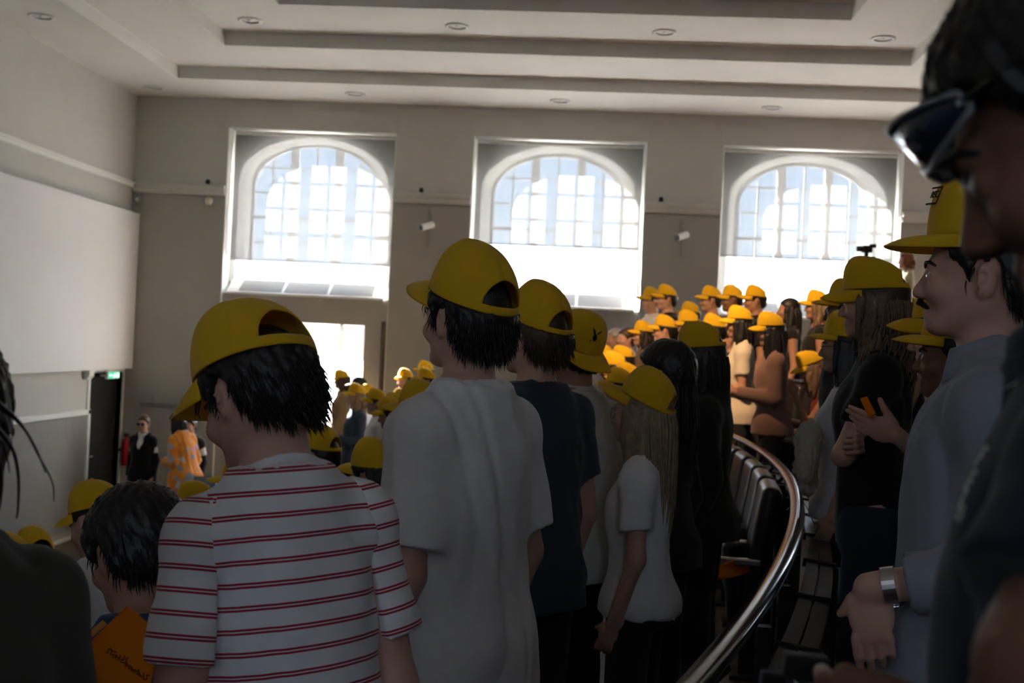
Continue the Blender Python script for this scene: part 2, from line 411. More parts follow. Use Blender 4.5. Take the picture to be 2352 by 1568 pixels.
# stepped ceiling: soffit ring, two stepped recesses, deep field
RX = [(XL, XR), (-5.60, 6.2), (-4.595, 3.647), (-3.604, 2.672)]
S1 = (-5.600, 4.62); S2 = (-4.595, 3.640); S3 = (-3.604, 2.672)
YS = (14.80, 13.645, 12.46); ZS = (ZC, 6.304, 6.474, 6.66); YN = (-3.3, -2.2, -1.0)
m = MB()
def ring(x0, x1, y0, y1, a0, a1, b0, b1, z):
    m.quad((x0, y0, z), (x1, y0, z), (a1, b0, z), (a0, b0, z)); m.quad((x0, y1, z), (a0, b1, z), (a1, b1, z), (x1, y1, z))
    m.quad((x0, y0, z), (a0, b0, z), (a0, b1, z), (x0, y1, z)); m.quad((x1, y0, z), (x1, y1, z), (a1, b1, z), (a1, b0, z))
def riser(a0, a1, b0, b1, z0, z1):
    P = [(a0, b0), (a1, b0), (a1, b1), (a0, b1)]
    for i in range(4):
        p, q = P[i], P[(i+1) % 4]; m.quad((*p, z0), (*q, z0), (*q, z1), (*p, z1))
ring(XL-.1, XR+.1, YB-.1, YW+.1, *S1, YN[0], YS[0], ZS[0]); riser(*S1, YN[0], YS[0], ZS[0], ZS[1])
ring(*S1, YN[0], YS[0], *S2, YN[1], YS[1], ZS[1]); riser(*S2, YN[1], YS[1], ZS[1], ZS[2])
ring(*S2, YN[1], YS[1], *S3, YN[2], YS[2], ZS[2]); riser(*S3, YN[2], YS[2], ZS[2], ZS[3])
m.quad((S3[0], YN[2], ZS[3]), (S3[1], YN[2], ZS[3]), (S3[1], YS[2], ZS[3]), (S3[0], YS[2], ZS[3]))
st(m.build('ceiling', CEIL))
st(MB().box(XL-.3, XR+.3, YB-.3, YW+.3, 7.0, 7.2).build('roof_slab', CEIL))

# tiers: curved rows rising away from the screen
STEP, Z_A, PITCH = .20, 1.20, .82
def x_rail(Y): return 1.148 - .0294*(Y-7.7)**2 if Y < 7.7 else 1.148 - .036*(Y-7.7)**2
def pitch(Y): return PITCH - max(0, Y-7)*.028
def tier_k(x, Y): return math.ceil((x - x_rail(Y))/pitch(Y) - 1e-6)
def tier_z(x, Y): return max(0.0, Z_A + STEP*max(-6, min(10, tier_k(x, Y))))
st(MB().box(XL-.3, XR+.3, YB, YW, -.5, 0).build('floor', FLOOR))
ysamp = list(np.linspace(YB, YW, 42))
for k in range(-5, 11):
    z = Z_A + STEP*k; m = MB(); n = len(ysamp)
    L = [(max(XL, min(XR, x_rail(y)+(k-1)*pitch(y))), y) for y in ysamp]
    vs = [(x, y, z) for x, y in L] + [(XR, y, z) for x, y in L] + [(x, y, z-STEP-.02) for x, y in L]
    m.add(vs, [(i, i+1, n+i+1, n+i) for i in range(n-1)] + [(i, 2*n+i, 2*n+i+1, i+1) for i in range(n-1)])
    st(m.build('floor_tier_%d' % (k+6), FLOOR))

# outdoors: pale paved court and a low pale building far off
st(MB().box(-60, 60, YW+T, 120, -4.2, -4.0).build('ground_court', mat('pale_paving', (.62, .60, .56), .9, noise=.08, nscale=.6)))

# projection screen
sc = empty('projection_screen', (XL, 12.0, 3.3))
tag(sc, 'large white projection screen on the left wall', 'screen')
MB().box(.10, .13, -5.6, 3.98, -1.09, 1.135).build('screen_surface', SCREEN, sc)
MB().box(.02, .10, -5.5, 3.9, -1.05, 1.08).build('back_frame', WALL_UP, sc)
# exit sign
ex = empty('exit_sign', (XL+.05, 15.22, 2.17))
tag(ex, 'small green lit exit sign above the dark doorway', 'sign')
MB().box(.09, .13, -.19, .19, -.085, .01).build('sign_box', WHITE, ex, bevel=.004)
MB().box(-.05, .09, -.02, .02, -.06, -.03).build('bracket', WHITE, ex)
GRN = emit('sign_green_glow', (.02, .42, .18), 1.1); WGL = emit('sign_white_glow', (.75, .95, .85), 1.5)
MB().box(.131, .134, -.18, .18, -.078, .004).build('green_panel', GRN, ex)
q5 = .55
MB().prism([(-.04, .02), (.0, .05), (-.01, .085), (.03, .115), (.05, .10), (.03, .08), (.035, .05), (.06, .02), (.04, .012), (.015, .04), (-.02, .01)], lambda p, t: (t, p[0]*.9, p[1]*q5-.074), .134, .136).build('running_figure', WGL, ex)
MB().prism([(-.17, .07), (-.12, .03), (-.12, .055), (-.07, .055), (-.07, .085), (-.12, .085), (-.12, .11)], lambda p, t: (t, p[0]*.9, p[1]*q5-.074), .134, .136).build('arrow', WGL, ex)
MB().box(.134, .136, .09, .155, -.068, -.010).build('door_symbol', WGL, ex)
# perforated panel with frame below the screen
pn = empty('perforated_panel', (XL, 12.3, .85))
tag(pn, 'grey ribbed wall panel in a white frame below the projection screen', 'panel')
RIB = mat('ribbed_panel_grey', (.44, .43, .40), .7, noise=.03); RIBD = mat('panel_back_grey', (.06, .058, .05), .9, noise=.03)
MB().box(.01, .02, -5.5, 2.47, -.82, .76).build('backing', RIBD, pn)
m = MB()
for i in range(200): m.box(.02, .032, -5.48+i*.04, -5.48+i*.04+.026, -.82, .76)
o = m.build('ribs', RIB, pn); o['kind'] = 'stuff'
m = MB(); m.box(0, .05, 2.47, 2.55, -.85, .83); m.box(0, .05, -5.6, 2.55, .76, .83); m.box(0, .05, -5.6, 2.55, -.87, -.80)
m.build('frame', WHITE, pn, bevel=.008)
st(MB().box(XL, XL+.03, YB, dy0-.07, 0, .12).build('baseboard_left', WHITE))
# door canopy moulding beside the doorway
st(MB().prism([(0, 0), (.05, .0), (.09, .05), (.09, .12), (0, .12)], lambda p, t: (XL+p[0], t, 2.08+p[1]), 14.66, 14.80).build('trim_10', WHITE))

# recessed downlights in the ceiling
DLR = mat('downlight_ring', (.72, .72, .70), .4, noise=.02); DLC = mat('downlight_cone', (.22, .22, .22), .25, metal=.6, noise=.05)
def downlight(x, y, z, lab):
    r = empty('downlight', (x, y, z)); tag(r, lab, 'light', 'recessed ceiling downlights')
    MB().lathe([(.105, .0), (.140, -.002), (.142, -.012), (.104, -.016), (.100, -.004)], 24).build('trim_ring', DLR, r, smooth=True)
    MB().lathe([(.100, -.006), (.075, .03), (.07, .06), (.0, .062)], 24).build('reflector', DLC, r, smooth=True)
    MB().lathe([(.0, -.012), (.026, -.010), (.034, .01), (.02, .05), (0, .05)], 14).build('lamp', DLR, r, smooth=True)
ordn = ['first', 'second', 'third', 'fourth']
downlight(-6.10, 12.02, ZC, 'round recessed ceiling light beside the left wall, nearest the photographer')
for i, x in enumerate((-6.15, -3.33, -.52, 2.317)): downlight(x, 15.40, ZC, 'round recessed light in the ceiling border above the windows, %s from screen wall' % ordn[i])
for i, x in enumerate((-4.13, -1.68, .713, 3.18)): downlight(x, 13.12, ZS[2], 'round recessed light on the raised ceiling step, %s from the screen wall' % ordn[i])

# wall mounted cameras on dark rods between the windows
for i, (u, v) in enumerate(((982, 522), (1566, 545))):
    p = onY(u, v, YW-.12); r = empty('wall_camera', (p[0], YW, p[2]))
    tag(r, 'white cylindrical wall camera on a dark rod %s' % ('between the first and second windows', 'between the second and third windows')[i], 'camera')
    MB().box(-.012, .012, -.03, -.001, -.26, .26).build('rod', GREYM, r)
    a = Vector((.07, -.10, .045)); b = Vector((-.075, -.24, -.02))
    MB().tube([a, b], .048, 16).build('housing', WHITE, r, smooth=False)
    d = (b-a).normalized(); MB().tube([b-d*.004, b+d*.012], [.046, .044], 16).build('lens', BLACK, r)
    MB().tube([(0, -.01, .0), (.0, -.14, .02)], .016, 8).build('arm', WHITE, r)
for i, (u, v) in enumerate(((477, 427), (967, 446), (1518, 467))):
    p = onY(u, v, YW-.05)
    tag(MB().lathe([(0, -.035), (.026, -.03), (.034, 0), (.024, .03), (0, .034)], 12).build('rail_sensor', BLACK, smooth=True), 'tiny black sensor standing on the picture rail, %s from the screen wall' % ordn[i], 'sensor').location = (p[0], p[1], 4.90+.034)
sr = empty('wall_spotlight', (onY(481, 455, YW-.06)[0], YW-.0, 4.66)); tag(sr, 'small cream round spotlight under the picture rail left of the first window', 'light')
MB().lathe([(0, -.05), (.04, -.05), (.055, -.01), (.05, .04), (0, .05)], 14, (0, -.07, 0)).build('head', mat('cream_plastic', (.7, .64, .52), .4, noise=.02), sr, smooth=True)
MB().box(-.012, .012, -.05, 0, -.012, .012).build('bracket', GREYM, sr)
sr = empty('wall_detector', (XL+.09, YW, 4.64)); tag(sr, 'small grey motion detector in the corner of the two walls', 'sensor')
MB().box(-.035, .035, -.06, 0, -.08, .08).build('housing', mat('grey_plastic', (.3, .3, .28), .5, noise=.03), sr, bevel=.012)
MB().lathe([(0, -.02), (.022, -.012), (.026, 0)], 12, (0, -.062, .0), 'y').build('lens', WHITE, sr, smooth=True)
# coat hooks on the window wall
ch = empty('coat_rack', (-5.95, YW, 1.70)); tag(ch, 'row of metal coat hooks on the window wall behind the people in suits', 'coat rack')
MB().box(-.42, .42, -.02, 0, -.035, .035).build('back_board', mat('hook_board_grey', (.30, .29, .27), .7, noise=.05), ch)
for i in range(6):
    x = -.36+i*.14
    MB().tube([(x, -.02, -.02), (x, -.06, .02), (x, -.075, .09), (x, -.05, .13), (x, -.03, .15)], .009, 6).build('hook', GREYM, ch, smooth=True)
# small sheets taped to the third window and the low drawing on it
SHEETS = [((1692, 611), .30, .22, (.86, .72, .86)), ((1753, 612), .235, .18, (.80, .66, .86)), ((1818, 615), .235, .18, (.72, .70, .90)), ((1864, 618), .235, .18, (.80, .70, .84)), ((1928, 622), .235, .18, (.66, .78, .92))]
for i, ((u, v), w_, h_, c) in enumerate(SHEETS):
    p = onY(u, v, GL_Y-.03); w_ = .20
    r = empty('window_sheet', (p[0], GL_Y-.02, p[2])); tag(r, 'small pastel picture sheet on the third window, %s of five from its left' % (ordn+['fifth'])[i], 'picture', 'sheets on the window')
    MB().quad((-w_*.5, 0, -h_*.45), (w_*.5, 0, -h_*.45), (w_*.5, 0, h_*.45), (-w_*.5, 0, h_*.45)).build('paper', thin_cloth('pastel_sheet_%d' % i, c, .055, .10), r)
    MB().lathe([(0, -.001), (.035, -.001), (.035, -.002), (0, -.002)], 10, (.02-.03*(i % 2), 0, -.01), 'y').build('print_spot', thin_cloth('pastel_print_%d' % i, (.5, .6, .85), .04, .09), r)
# ---------------------------------------------------------------- figures: implicit surfaces -> one continuous mesh
def rx(a): c, s = math.cos(a), math.sin(a); return np.array([[1, 0, 0], [0, c, -s], [0, s, c]])
def ry(a): c, s = math.cos(a), math.sin(a); return np.array([[c, 0, s], [0, 1, 0], [-s, 0, c]])
def rz(a): c, s = math.cos(a), math.sin(a); return np.array([[c, -s, 0], [s, c, 0], [0, 0, 1]])
def V3(*a): return np.array(a, float)

class Field:
    def __init__(s, lo, hi, h):
        s.h = h; s.lo = np.floor(np.array(lo)/h)*h
        s.n = np.ceil((np.array(hi)-s.lo)/h).astype(int)+2
        s.ax = [(s.lo[i] + h*np.arange(s.n[i])).astype(np.float32) for i in range(3)]
        s.A = np.full(s.n, .3, np.float32)
    def sub(s, lo, hi, pad):
        i0 = np.maximum(0, np.floor((np.array(lo)-pad-s.lo)/s.h).astype(int)); i1 = np.minimum(s.n, np.ceil((np.array(hi)+pad-s.lo)/s.h).astype(int)+1)
        if np.any(i1 <= i0): return None
        sl = tuple(slice(a, b) for a, b in zip(i0, i1))
        X = s.ax[0][sl[0]][:, None, None]; Y = s.ax[1][sl[1]][None, :, None]; Z = s.ax[2][sl[2]][None, None, :]
        return sl, X, Y, Z
    def union(s, fn, lo, hi, k):
        q = s.sub(lo, hi, k+2.5*s.h)
        if q is None: return
        sl, X, Y, Z = q; d = fn(X, Y, Z); a = s.A[sl]
        if k > 0:
            hh = np.clip(.5+.5*(a-d)/k, 0, 1); s.A[sl] = a*(1-hh)+d*hh - k*hh*(1-hh)
        else: s.A[sl] = np.minimum(a, d)
    def cut(s, fn, lo, hi, k):
        q = s.sub(lo, hi, k+2.5*s.h)
        if q is None: return
        sl, X, Y, Z = q; d = -fn(X, Y, Z); a = s.A[sl]
        if k > 0:
            hh = np.clip(.5-.5*(a-d)/k, 0, 1); s.A[sl] = a*(1-hh)+d*hh + k*hh*(1-hh)
        else: s.A[sl] = np.maximum(a, d)
    def plane(s, n, c):      # keep n.p < c
        X = s.ax[0][:, None, None]; Y = s.ax[1][None, :, None]; Z = s.ax[2][None, None, :]
        s.A = np.maximum(s.A, (n[0]*X+n[1]*Y+n[2]*Z-c).astype(np.float32))
    def noise(s, fn, band=.03):
        w = np.nonzero(np.abs(s.A) < band)
        s.A[w] += fn(s.ax[0][w[0]], s.ax[1][w[1]], s.ax[2][w[2]]).astype(np.float32)
    def verts(s):
        A = s.A; A[0] = A[-1] = .1; A[:, 0] = A[:, -1] = .1; A[:, :, 0] = A[:, :, -1] = .1
        nx, ny, nz = s.n; I = A < 0
        c = [I[dx:nx-1+dx, dy:ny-1+dy, dz:nz-1+dz] for dx in (0, 1) for dy in (0, 1) for dz in (0, 1)]
        allin = c[0].copy(); anyin = c[0].copy()
        for q in c[1:]: allin &= q; anyin |= q
        mix = np.argwhere(anyin & ~allin)
        if len(mix) == 0: return np.zeros((0, 3)), np.zeros((0, 4), int)
        idx = np.full((nx-1, ny-1, nz-1), -1, np.int32); idx[tuple(mix.T)] = np.arange(len(mix))
        co = [(dx, dy, dz) for dx in (0, 1) for dy in (0, 1) for dz in (0, 1)]
        val = np.stack([A[mix[:, 0]+d[0], mix[:, 1]+d[1], mix[:, 2]+d[2]] for d in co], 1)
        P = np.zeros((len(mix), 3)); cnt = np.zeros(len(mix))
        for a in range(8):
            for ax in range(3):
                if co[a][ax]: continue
                d = list(co[a]); d[ax] = 1; b = co.index(tuple(d))
                va, vb = val[:, a], val[:, b]; m = (va < 0) != (vb < 0)
                t = np.where(m, va/np.where(m, va-vb, 1), 0)
                p = np.tile(np.array(co[a], float), (len(mix), 1)); p[:, ax] = t
                P[m] += p[m]; cnt[m] += 1
        P = P/cnt[:, None]; Vv = s.lo + (mix+P)*s.h
        F = []
        for ax in range(3):
            o = [0, 0, 0]; o[ax] = 1
            a = I[:nx-o[0], :ny-o[1], :nz-o[2]]; b = I[o[0]:, o[1]:, o[2]:]
            e = np.argwhere(a != b); u, w = [(1, 2), (2, 0), (0, 1)][ax]
            e = e[(e[:, u] > 0) & (e[:, w] > 0)]
            flip = a[tuple(e.T)]
            q = []
            for du, dw in ((0, 0), (-1, 0), (-1, -1), (0, -1)):
                g = e.copy(); g[:, u] += du; g[:, w] += dw
                g[:, 0] = np.minimum(g[:, 0], nx-2); g[:, 1] = np.minimum(g[:, 1], ny-2); g[:, 2] = np.minimum(g[:, 2], nz-2)
                q.append(idx[tuple(g.T)])
            q = np.stack(q, 1); q[~flip] = q[~flip][:, ::-1]
            F.append(q[(q >= 0).all(1)])
        return Vv, np.concatenate(F)[:, ::-1] if False else np.concatenate(F)

def f_cone(a, b, ra, rb):
    a = np.array(a, np.float32); b = np.array(b, np.float32); ba = b-a; L2 = float(ba@ba)+1e-9
    def fn(X, Y, Z):
        px, py, pz = X-a[0], Y-a[1], Z-a[2]
        t = np.clip((px*ba[0]+py*ba[1]+pz*ba[2])/L2, 0, 1)
        return np.sqrt((px-t*ba[0])**2+(py-t*ba[1])**2+(pz-t*ba[2])**2) - (ra+(rb-ra)*t)
    r = max(ra, rb); return fn, np.minimum(a, b)-r, np.maximum(a, b)+r
def f_sleeve(a, b, ra, rb, ext=.0):
    """cone with a flat open end at b"""
    f0, lo, hi = f_cone(a, b, ra, rb); a = np.array(a); b = np.array(b); n = (b-a)/np.linalg.norm(b-a); c = float(n@b)+ext
    def fn(X, Y, Z): return np.maximum(f0(X, Y, Z), n[0]*X+n[1]*Y+n[2]*Z-c)
    return fn, lo, hi
def f_ell(c, r, R=None):
    c = np.array(c, np.float32); r = np.array(r, np.float32); R = np.eye(3) if R is None else np.array(R)
    def fn(X, Y, Z):
        x, y, z = X-c[0], Y-c[1], Z-c[2]
        u = (R[0, 0]*x+R[1, 0]*y+R[2, 0]*z)/r[0]; v = (R[0, 1]*x+R[1, 1]*y+R[2, 1]*z)/r[1]; w = (R[0, 2]*x+R[1, 2]*y+R[2, 2]*z)/r[2]
        k0 = np.sqrt(u*u+v*v+w*w); k1 = np.sqrt((u/r[0])**2+(v/r[1])**2+(w/r[2])**2)+1e-6
        return k0*(k0-1)/k1
    e = np.abs(R)@r; return fn, c-e, c+e
def f_loft(rows, R, t, p=2.3):
    """rows (z, rx, ry, cy) in a frame (R, t)"""
    rows = np.array(rows, float); zz = np.linspace(rows[0, 0], rows[-1, 0], 160)
    tab = []
    for k in (1, 2, 3):
        y = np.interp(zz, rows[:, 0], rows[:, k]); ker = np.hanning(25); ker /= ker.sum()
        yp = np.concatenate([np.full(12, y[0]), y, np.full(12, y[-1])]); tab.append(np.convolve(yp, ker, 'valid'))
    z0, z1 = zz[0], zz[-1]
    def fn(X, Y, Z):
        x, y, z = X-t[0], Y-t[1], Z-t[2]
        u = R[0, 0]*x+R[1, 0]*y+R[2, 0]*z; v = R[0, 1]*x+R[1, 1]*y+R[2, 1]*z; w = R[0, 2]*x+R[1, 2]*y+R[2, 2]*z
        a = np.interp(w, zz, tab[0]); b = np.interp(w, zz, tab[1]); c = np.interp(w, zz, tab[2])
        q = (np.abs(u/a)**p+np.abs((v-c)/b)**p)**(1/p)
        return np.maximum((q-1)*np.minimum(a, b), np.maximum(z0-w, w-z1)).astype(np.float32)
    m = max(tab[0].max(), tab[1].max()+np.abs(tab[2]).max())
    cs = np.array([R@V3(i*m, j*m, k)+t for i in (-1, 1) for j in (-1, 1) for k in (z0, z1)])
    return fn, cs.min(0), cs.max(0)

_rs = np.random.RandomState(7)
_WK = _rs.normal(size=(14, 3)); _WP = _rs.uniform(0, 6.28, 14)
def wrinkle(amp, freq=34, stretch=(1, 1, .45), seed=0):
    """soft cloth folds: long ridges, mostly running down the body"""
    def fn(x, y, z):
        p = [x*stretch[0], y*stretch[1], z*stretch[2]]
        wx = .05*np.sin(9*p[2]+seed)+.03*np.sin(21*p[0]+13*p[2]+seed*2); o = 0
        for i in range(7):
            k = _WK[(i+seed*3) % 14]*freq*(.5+.18*i)
            o = o + np.sin(k[0]*(p[0]+wx)+k[1]*(p[1]-wx)+k[2]*p[2]+_WP[(i+seed) % 14])/(1+.45*i)
        return -amp*np.abs(o)*.55 + amp*.3
    return fn
def stripe_mat():
    m = mat('striped_cotton', (.74, .74, .75), .9, spec=.12, noise=.02, nscale=30, bump=.12, bscale=420, sheen=.15); t = m.node_tree; b = t.nodes['Principled BSDF']
    base = b.inputs['Base Color'].links[0].from_socket
    a = t.nodes.new('ShaderNodeAttribute'); a.attribute_name = 'stripe'
    def mth(op, x, y=None):
        n = t.nodes.new('ShaderNodeMath'); n.operation = op
        for i, q in enumerate((x, y)):
            if q is None: continue
            if isinstance(q, (int, float)): n.inputs[i].default_value = q
            else: t.links.new(q, n.inputs[i])
        return n.outputs[0]
    f = mth('FRACT', mth('DIVIDE', mth('ADD', a.outputs['Fac'], 2.0), .0365))
    band = lambda c: mth('LESS_THAN', mth('ABSOLUTE', mth('SUBTRACT', f, c)), .052)
    k = mth('MAXIMUM', band(.10), band(.255))
    mx = t.nodes.new('ShaderNodeMix'); mx.data_type = 'RGBA'
    t.links.new(k, mx.inputs[0]); t.links.new(base, mx.inputs[6]); mx.inputs[7].default_value = (.36, .022, .045, 1)
    t.links.new(mx.outputs[2], b.inputs['Base Color']); return m

SKINS = {}
def skin(name, col):
    if name not in SKINS:
        m = mat('skin_'+name, col, .5, spec=.35, noise=.06, nscale=25); b = m.node_tree.nodes['Principled BSDF']
        b.inputs['Subsurface Weight'].default_value = .12; b.inputs['Subsurface Radius'].default_value = (.012, .004, .002); b.inputs['Subsurface Scale'].default_value = .6
        SKINS[name] = m
    return SKINS[name]
SKIN_COL = dict(fair=(.56, .33, .25), mid=(.46, .26, .18), tan=(.36, .19, .12), brown=(.20, .10, .06), dark=(.09, .045, .03))
CLOTH = {}
def cloth(name, col, rough=.9, bscale=420, noise=.04):
    if name not in CLOTH: CLOTH[name] = mat(name, col, rough, spec=.12, noise=noise, nscale=40, bump=.12, bscale=bscale, sheen=.15)
    return CLOTH[name]
HAIRC = {}
def hairm(name, col):
    if name not in HAIRC: HAIRC[name] = mat('hair_'+name, col, .42, spec=.4, noise=.25, nscale=30, bump=.35, bscale=160)
    return HAIRC[name]
HAIR_COL = dict(black=(.010, .009, .009), darkbrown=(.020, .013, .010), brown=(.055, .032, .020), lightbrown=(.16, .10, .06), blond=(.30, .22, .13), grey=(.32, .31, .30), red=(.25, .08, .03))
def cap_material():
    m = bpy.data.materials.new('yellow_cap_cotton'); m.use_nodes = True; t = m.node_tree; b = t.nodes['Principled BSDF']
    b.inputs['Roughness'].default_value = .85; b.inputs['Specular IOR Level'].default_value = .15; b.inputs['Sheen Weight'].default_value = .2
    tc = t.nodes.new('ShaderNodeTexCoord'); n = t.nodes.new('ShaderNodeTexNoise'); n.inputs['Scale'].default_value = 9; n.inputs['Detail'].default_value = 3
    r = t.nodes.new('ShaderNodeValToRGB'); r.color_ramp.elements[0].color = (.80, .49, .012, 1); r.color_ramp.elements[1].color = (.88, .56, .022, 1)
    w = t.nodes.new('ShaderNodeTexNoise'); w.inputs['Scale'].default_value = 500; bp = t.nodes.new('ShaderNodeBump'); bp.inputs['Strength'].default_value = .15; bp.inputs['Distance'].default_value = .002
    t.links.new(tc.outputs['Object'], n.inputs['Vector']); t.links.new(n.outputs['Fac'], r.inputs['Fac']); t.links.new(r.outputs['Color'], b.inputs['Base Color'])
    t.links.new(tc.outputs['Object'], w.inputs['Vector']); t.links.new(w.outputs['Fac'], bp.inputs['Height']); t.links.new(bp.outputs['Normal'], b.inputs['Normal'])
    l = t.nodes.new('ShaderNodeBsdfTranslucent'); l.inputs['Color'].default_value = (.85, .56, .01, 1)
    mx = t.nodes.new('ShaderNodeMixShader'); mx.inputs[0].default_value = .22; o = t.nodes['Material Output']
    t.links.new(b.outputs[0], mx.inputs[1]); t.links.new(l.outputs[0], mx.inputs[2]); t.links.new(mx.outputs[0], o.inputs[0])
    return m
YEL = cap_material()

# ---- caps (shared meshes; cap frame = head frame: +Y forward, origin mid-head)
CAP_A, CAP_B, CAP_Z = .089, .109, .030
def cap_surface(th, v, hgt, peaked):
    """point of the crown at azimuth th (0 = front), v 0 rim .. 1 button"""
    f = .5+.5*math.cos(th)
    ph = v*math.pi/2; e = .72+.20*(1-f) if peaked else .66+.22*(1-f)
    r = math.cos(ph)**e if v < 1 else 0.0
    seam = 0
    for k in range(6):
        d = (th-k*math.pi/3+math.pi) % (2*math.pi)-math.pi
        seam += math.exp(-(d*max(r, .08)/.045)**2)
    pk = .006*math.sin(5*th+1.3)*math.sin(ph*2)+.005*math.sin(9*th+4*v)*math.sin(ph*2)+.0022*math.sin(23*th+9*v)*math.sin(ph*2)
    rr = r*(1-.030*seam*math.sin(min(1, v*3)*math.pi/2)) + pk*1.6
    z = hgt*math.sin(ph)**(1.0 if peaked else 1.08)*(1+.10*f*(1-v)*0) - .006*(1-f)*(1-v)
    z *= 1+(.20 if peaked else .13)*rr*math.cos(th)*1.0
    if peaked: z += .010*f*math.sin(ph*2)
    return (CAP_A*rr*math.sin(th), (CAP_B*rr)*math.cos(th)-.006*(1-v), CAP_Z+z)
def make_cap_meshes(hgt, peaked, curve, nth=132, nv=34):
    def wrap(o): return (o-math.pi+math.pi) % (2*math.pi)
    # crown with the half-moon opening at the back
    v0, th_r, v_r = .115, R_(37), .34
    def hole(th, v):
        d = (th-math.pi); return v > v0-1e-6 and (d/th_r)**2+((v-v0)/v_r)**2 < 1 and v > v0
    P = {}; faces = []
    def par(i, j):
        th = 2*math.pi*i/nth; v = j/nv; d = th-math.pi
        # pull the rows and columns next to the opening onto its outline
        return th, v
    keep = []
    for i in range(nth):
        for j in range(nv):
            tc, vc = 2*math.pi*(i+.5)/nth, (j+.5)/nv
            if not hole(tc, vc): keep.append((i, j))
    cnt = {}
    for i, j in keep:
        for q in ((i, j), ((i+1) % nth, j), ((i+1) % nth, j+1), (i, j+1)): cnt[q] = cnt.get(q, 0)+1
    idx = {}; vs = []
    for (i, j), c in cnt.items():
        th, v = 2*math.pi*i/nth, j/nv
        if c < 4 and j > 0 and j < nv:
            d = th-math.pi
            if abs(d) < th_r*1.25:
                if v < v0+.6/nv and abs(d) < th_r: v = v0
                else:
                    u, w = d/th_r, max(0, (v-v0)/v_r); l = math.hypot(u, w) or 1
                    th = math.pi+th_r*u/l; v = v0+v_r*w/l
        idx[(i, j)] = len(vs); vs.append(cap_surface(th, v, hgt, peaked))
    for i, j in keep:
        f = (idx[(i, j)], idx[((i+1) % nth, j)], idx[((i+1) % nth, j+1)], idx[(i, j+1)])
        faces.append(f[::-1])
    crown = mesh_np('cap_crown', vs, faces)
    # strap below the opening
    m = 22; vs = []
    for i in range(m):
        th = math.pi-R_(41)+R_(82)*i/(m-1)
        for vv, s in ((-.006, 1.004), (v0+.004, 1.006)):
            p = cap_surface(th, max(0, vv), hgt, peaked); vs.append((p[0]*s, (p[1]+.006)*s-.006, p[2]+(vv if vv < 0 else 0)*hgt))
    strap = mesh_np('cap_strap', vs, [(2*i, 2*i+1, 2*i+3, 2*i+2) for i in range(m-1)])
    # sweat band rim
    vs = []; m = 72
    for i in range(m):
        th = 2*math.pi*i/m
        for vv, s in ((0, 1.006), (.06, 1.008)):
            p = cap_surface(th, vv, hgt, peaked); vs.append((p[0]*s, p[1]*s, p[2]-.001))
    # brim
    ns, ntt = 29, 10; vs = []
    aa, bb = CAP_A*.99, CAP_B*.995; t0 = R_(64); ys = bb*math.cos(t0)-.006; xo = aa*math.sin(t0)
    for j in range(ntt):
        t = j/(ntt-1)
        for i in range(ns):
            s = -1+2*i/(ns-1); th = s*t0
            xi, yi = aa*math.sin(th), bb*math.cos(th)-.006
            xe = xo*math.sin(s*math.pi/2)*1.0; ye = ys+(bb+.074-ys)*abs(math.cos(s*math.pi/2))**.62
            x, y = xi+(xe-xi)*t, yi+(ye-yi)*t
            droop = curve*((x/xo)**2)*(.35+.65*t) ; z = CAP_Z+.002-droop-(.018+.2*curve)*t*(1-.0*abs(s)) + .006*math.sin(t*math.pi)
            vs.append((x, y, z))
    brim = mesh_np('cap_brim', vs, [(j*ns+i, j*ns+i+1, (j+1)*ns+i+1, (j+1)*ns+i) for j in range(ntt-1) for i in range(ns-1)])
    b = MB().lathe([(0, -.002), (.0085, -.001), (.0075, .003), (.004, .0055), (0, .006)], 12, (0, 0, CAP_Z+hgt+.0005))
    bme = bpy.data.meshes.new('cap_button'); bme.from_pydata(b.v, [], b.f)
    for me in (crown, strap, brim, bme):
        me.materials.append(YEL)
        for p in me.polygons: p.use_smooth = True
    return dict(crown=crown, strap=strap, brim=brim, button=bme)
CAP_H = {'peaked': .104, 'round': .100, 'flat': .106, 'deep': .116}
CAPS = {'peaked': make_cap_meshes(.104, True, .024), 'round': make_cap_meshes(.100, False, .028), 'flat': make_cap_meshes(.106, True, .008), 'deep': make_cap_meshes(.116, False, .020)}
def put_cap(parent, Mh, kind='peaked', tilt=0, yaw=0, roll=0, size=1.0, lift=0, mat_=None):
    c = CAPS[kind]
    def child(name, me, par):
        o = bpy.data.objects.new(name, me); COL.objects.link(o); o.parent = par; return o
    cap = child('cap', c['crown'], parent)
    L = Mh @ Matrix.Translation((0, -.004, .019+lift)) @ Matrix.Rotation(R_(yaw), 4, 'Z') @ Matrix.Rotation(R_(tilt), 4, 'X') @ Matrix.Rotation(R_(roll), 4, 'Y') @ Matrix.Diagonal((size, size, size, 1))
    cap.matrix_local = L
    sm = cap.modifiers.new('thickness', 'SOLIDIFY'); sm.thickness = .0022; sm.offset = 1
    for n in ('strap', 'brim', 'button'):
        o = child(n, c[n], cap)
        if n != 'button':
            sm = o.modifiers.new('thickness', 'SOLIDIFY'); sm.thickness = .003 if n == 'brim' else .0018; sm.offset = -1 if n == 'brim' else 1
    if mat_:
        for o in [cap]+list(cap.children):
            o.material_slots[0].link = 'OBJECT'; o.material_slots[0].material = mat_
    return cap

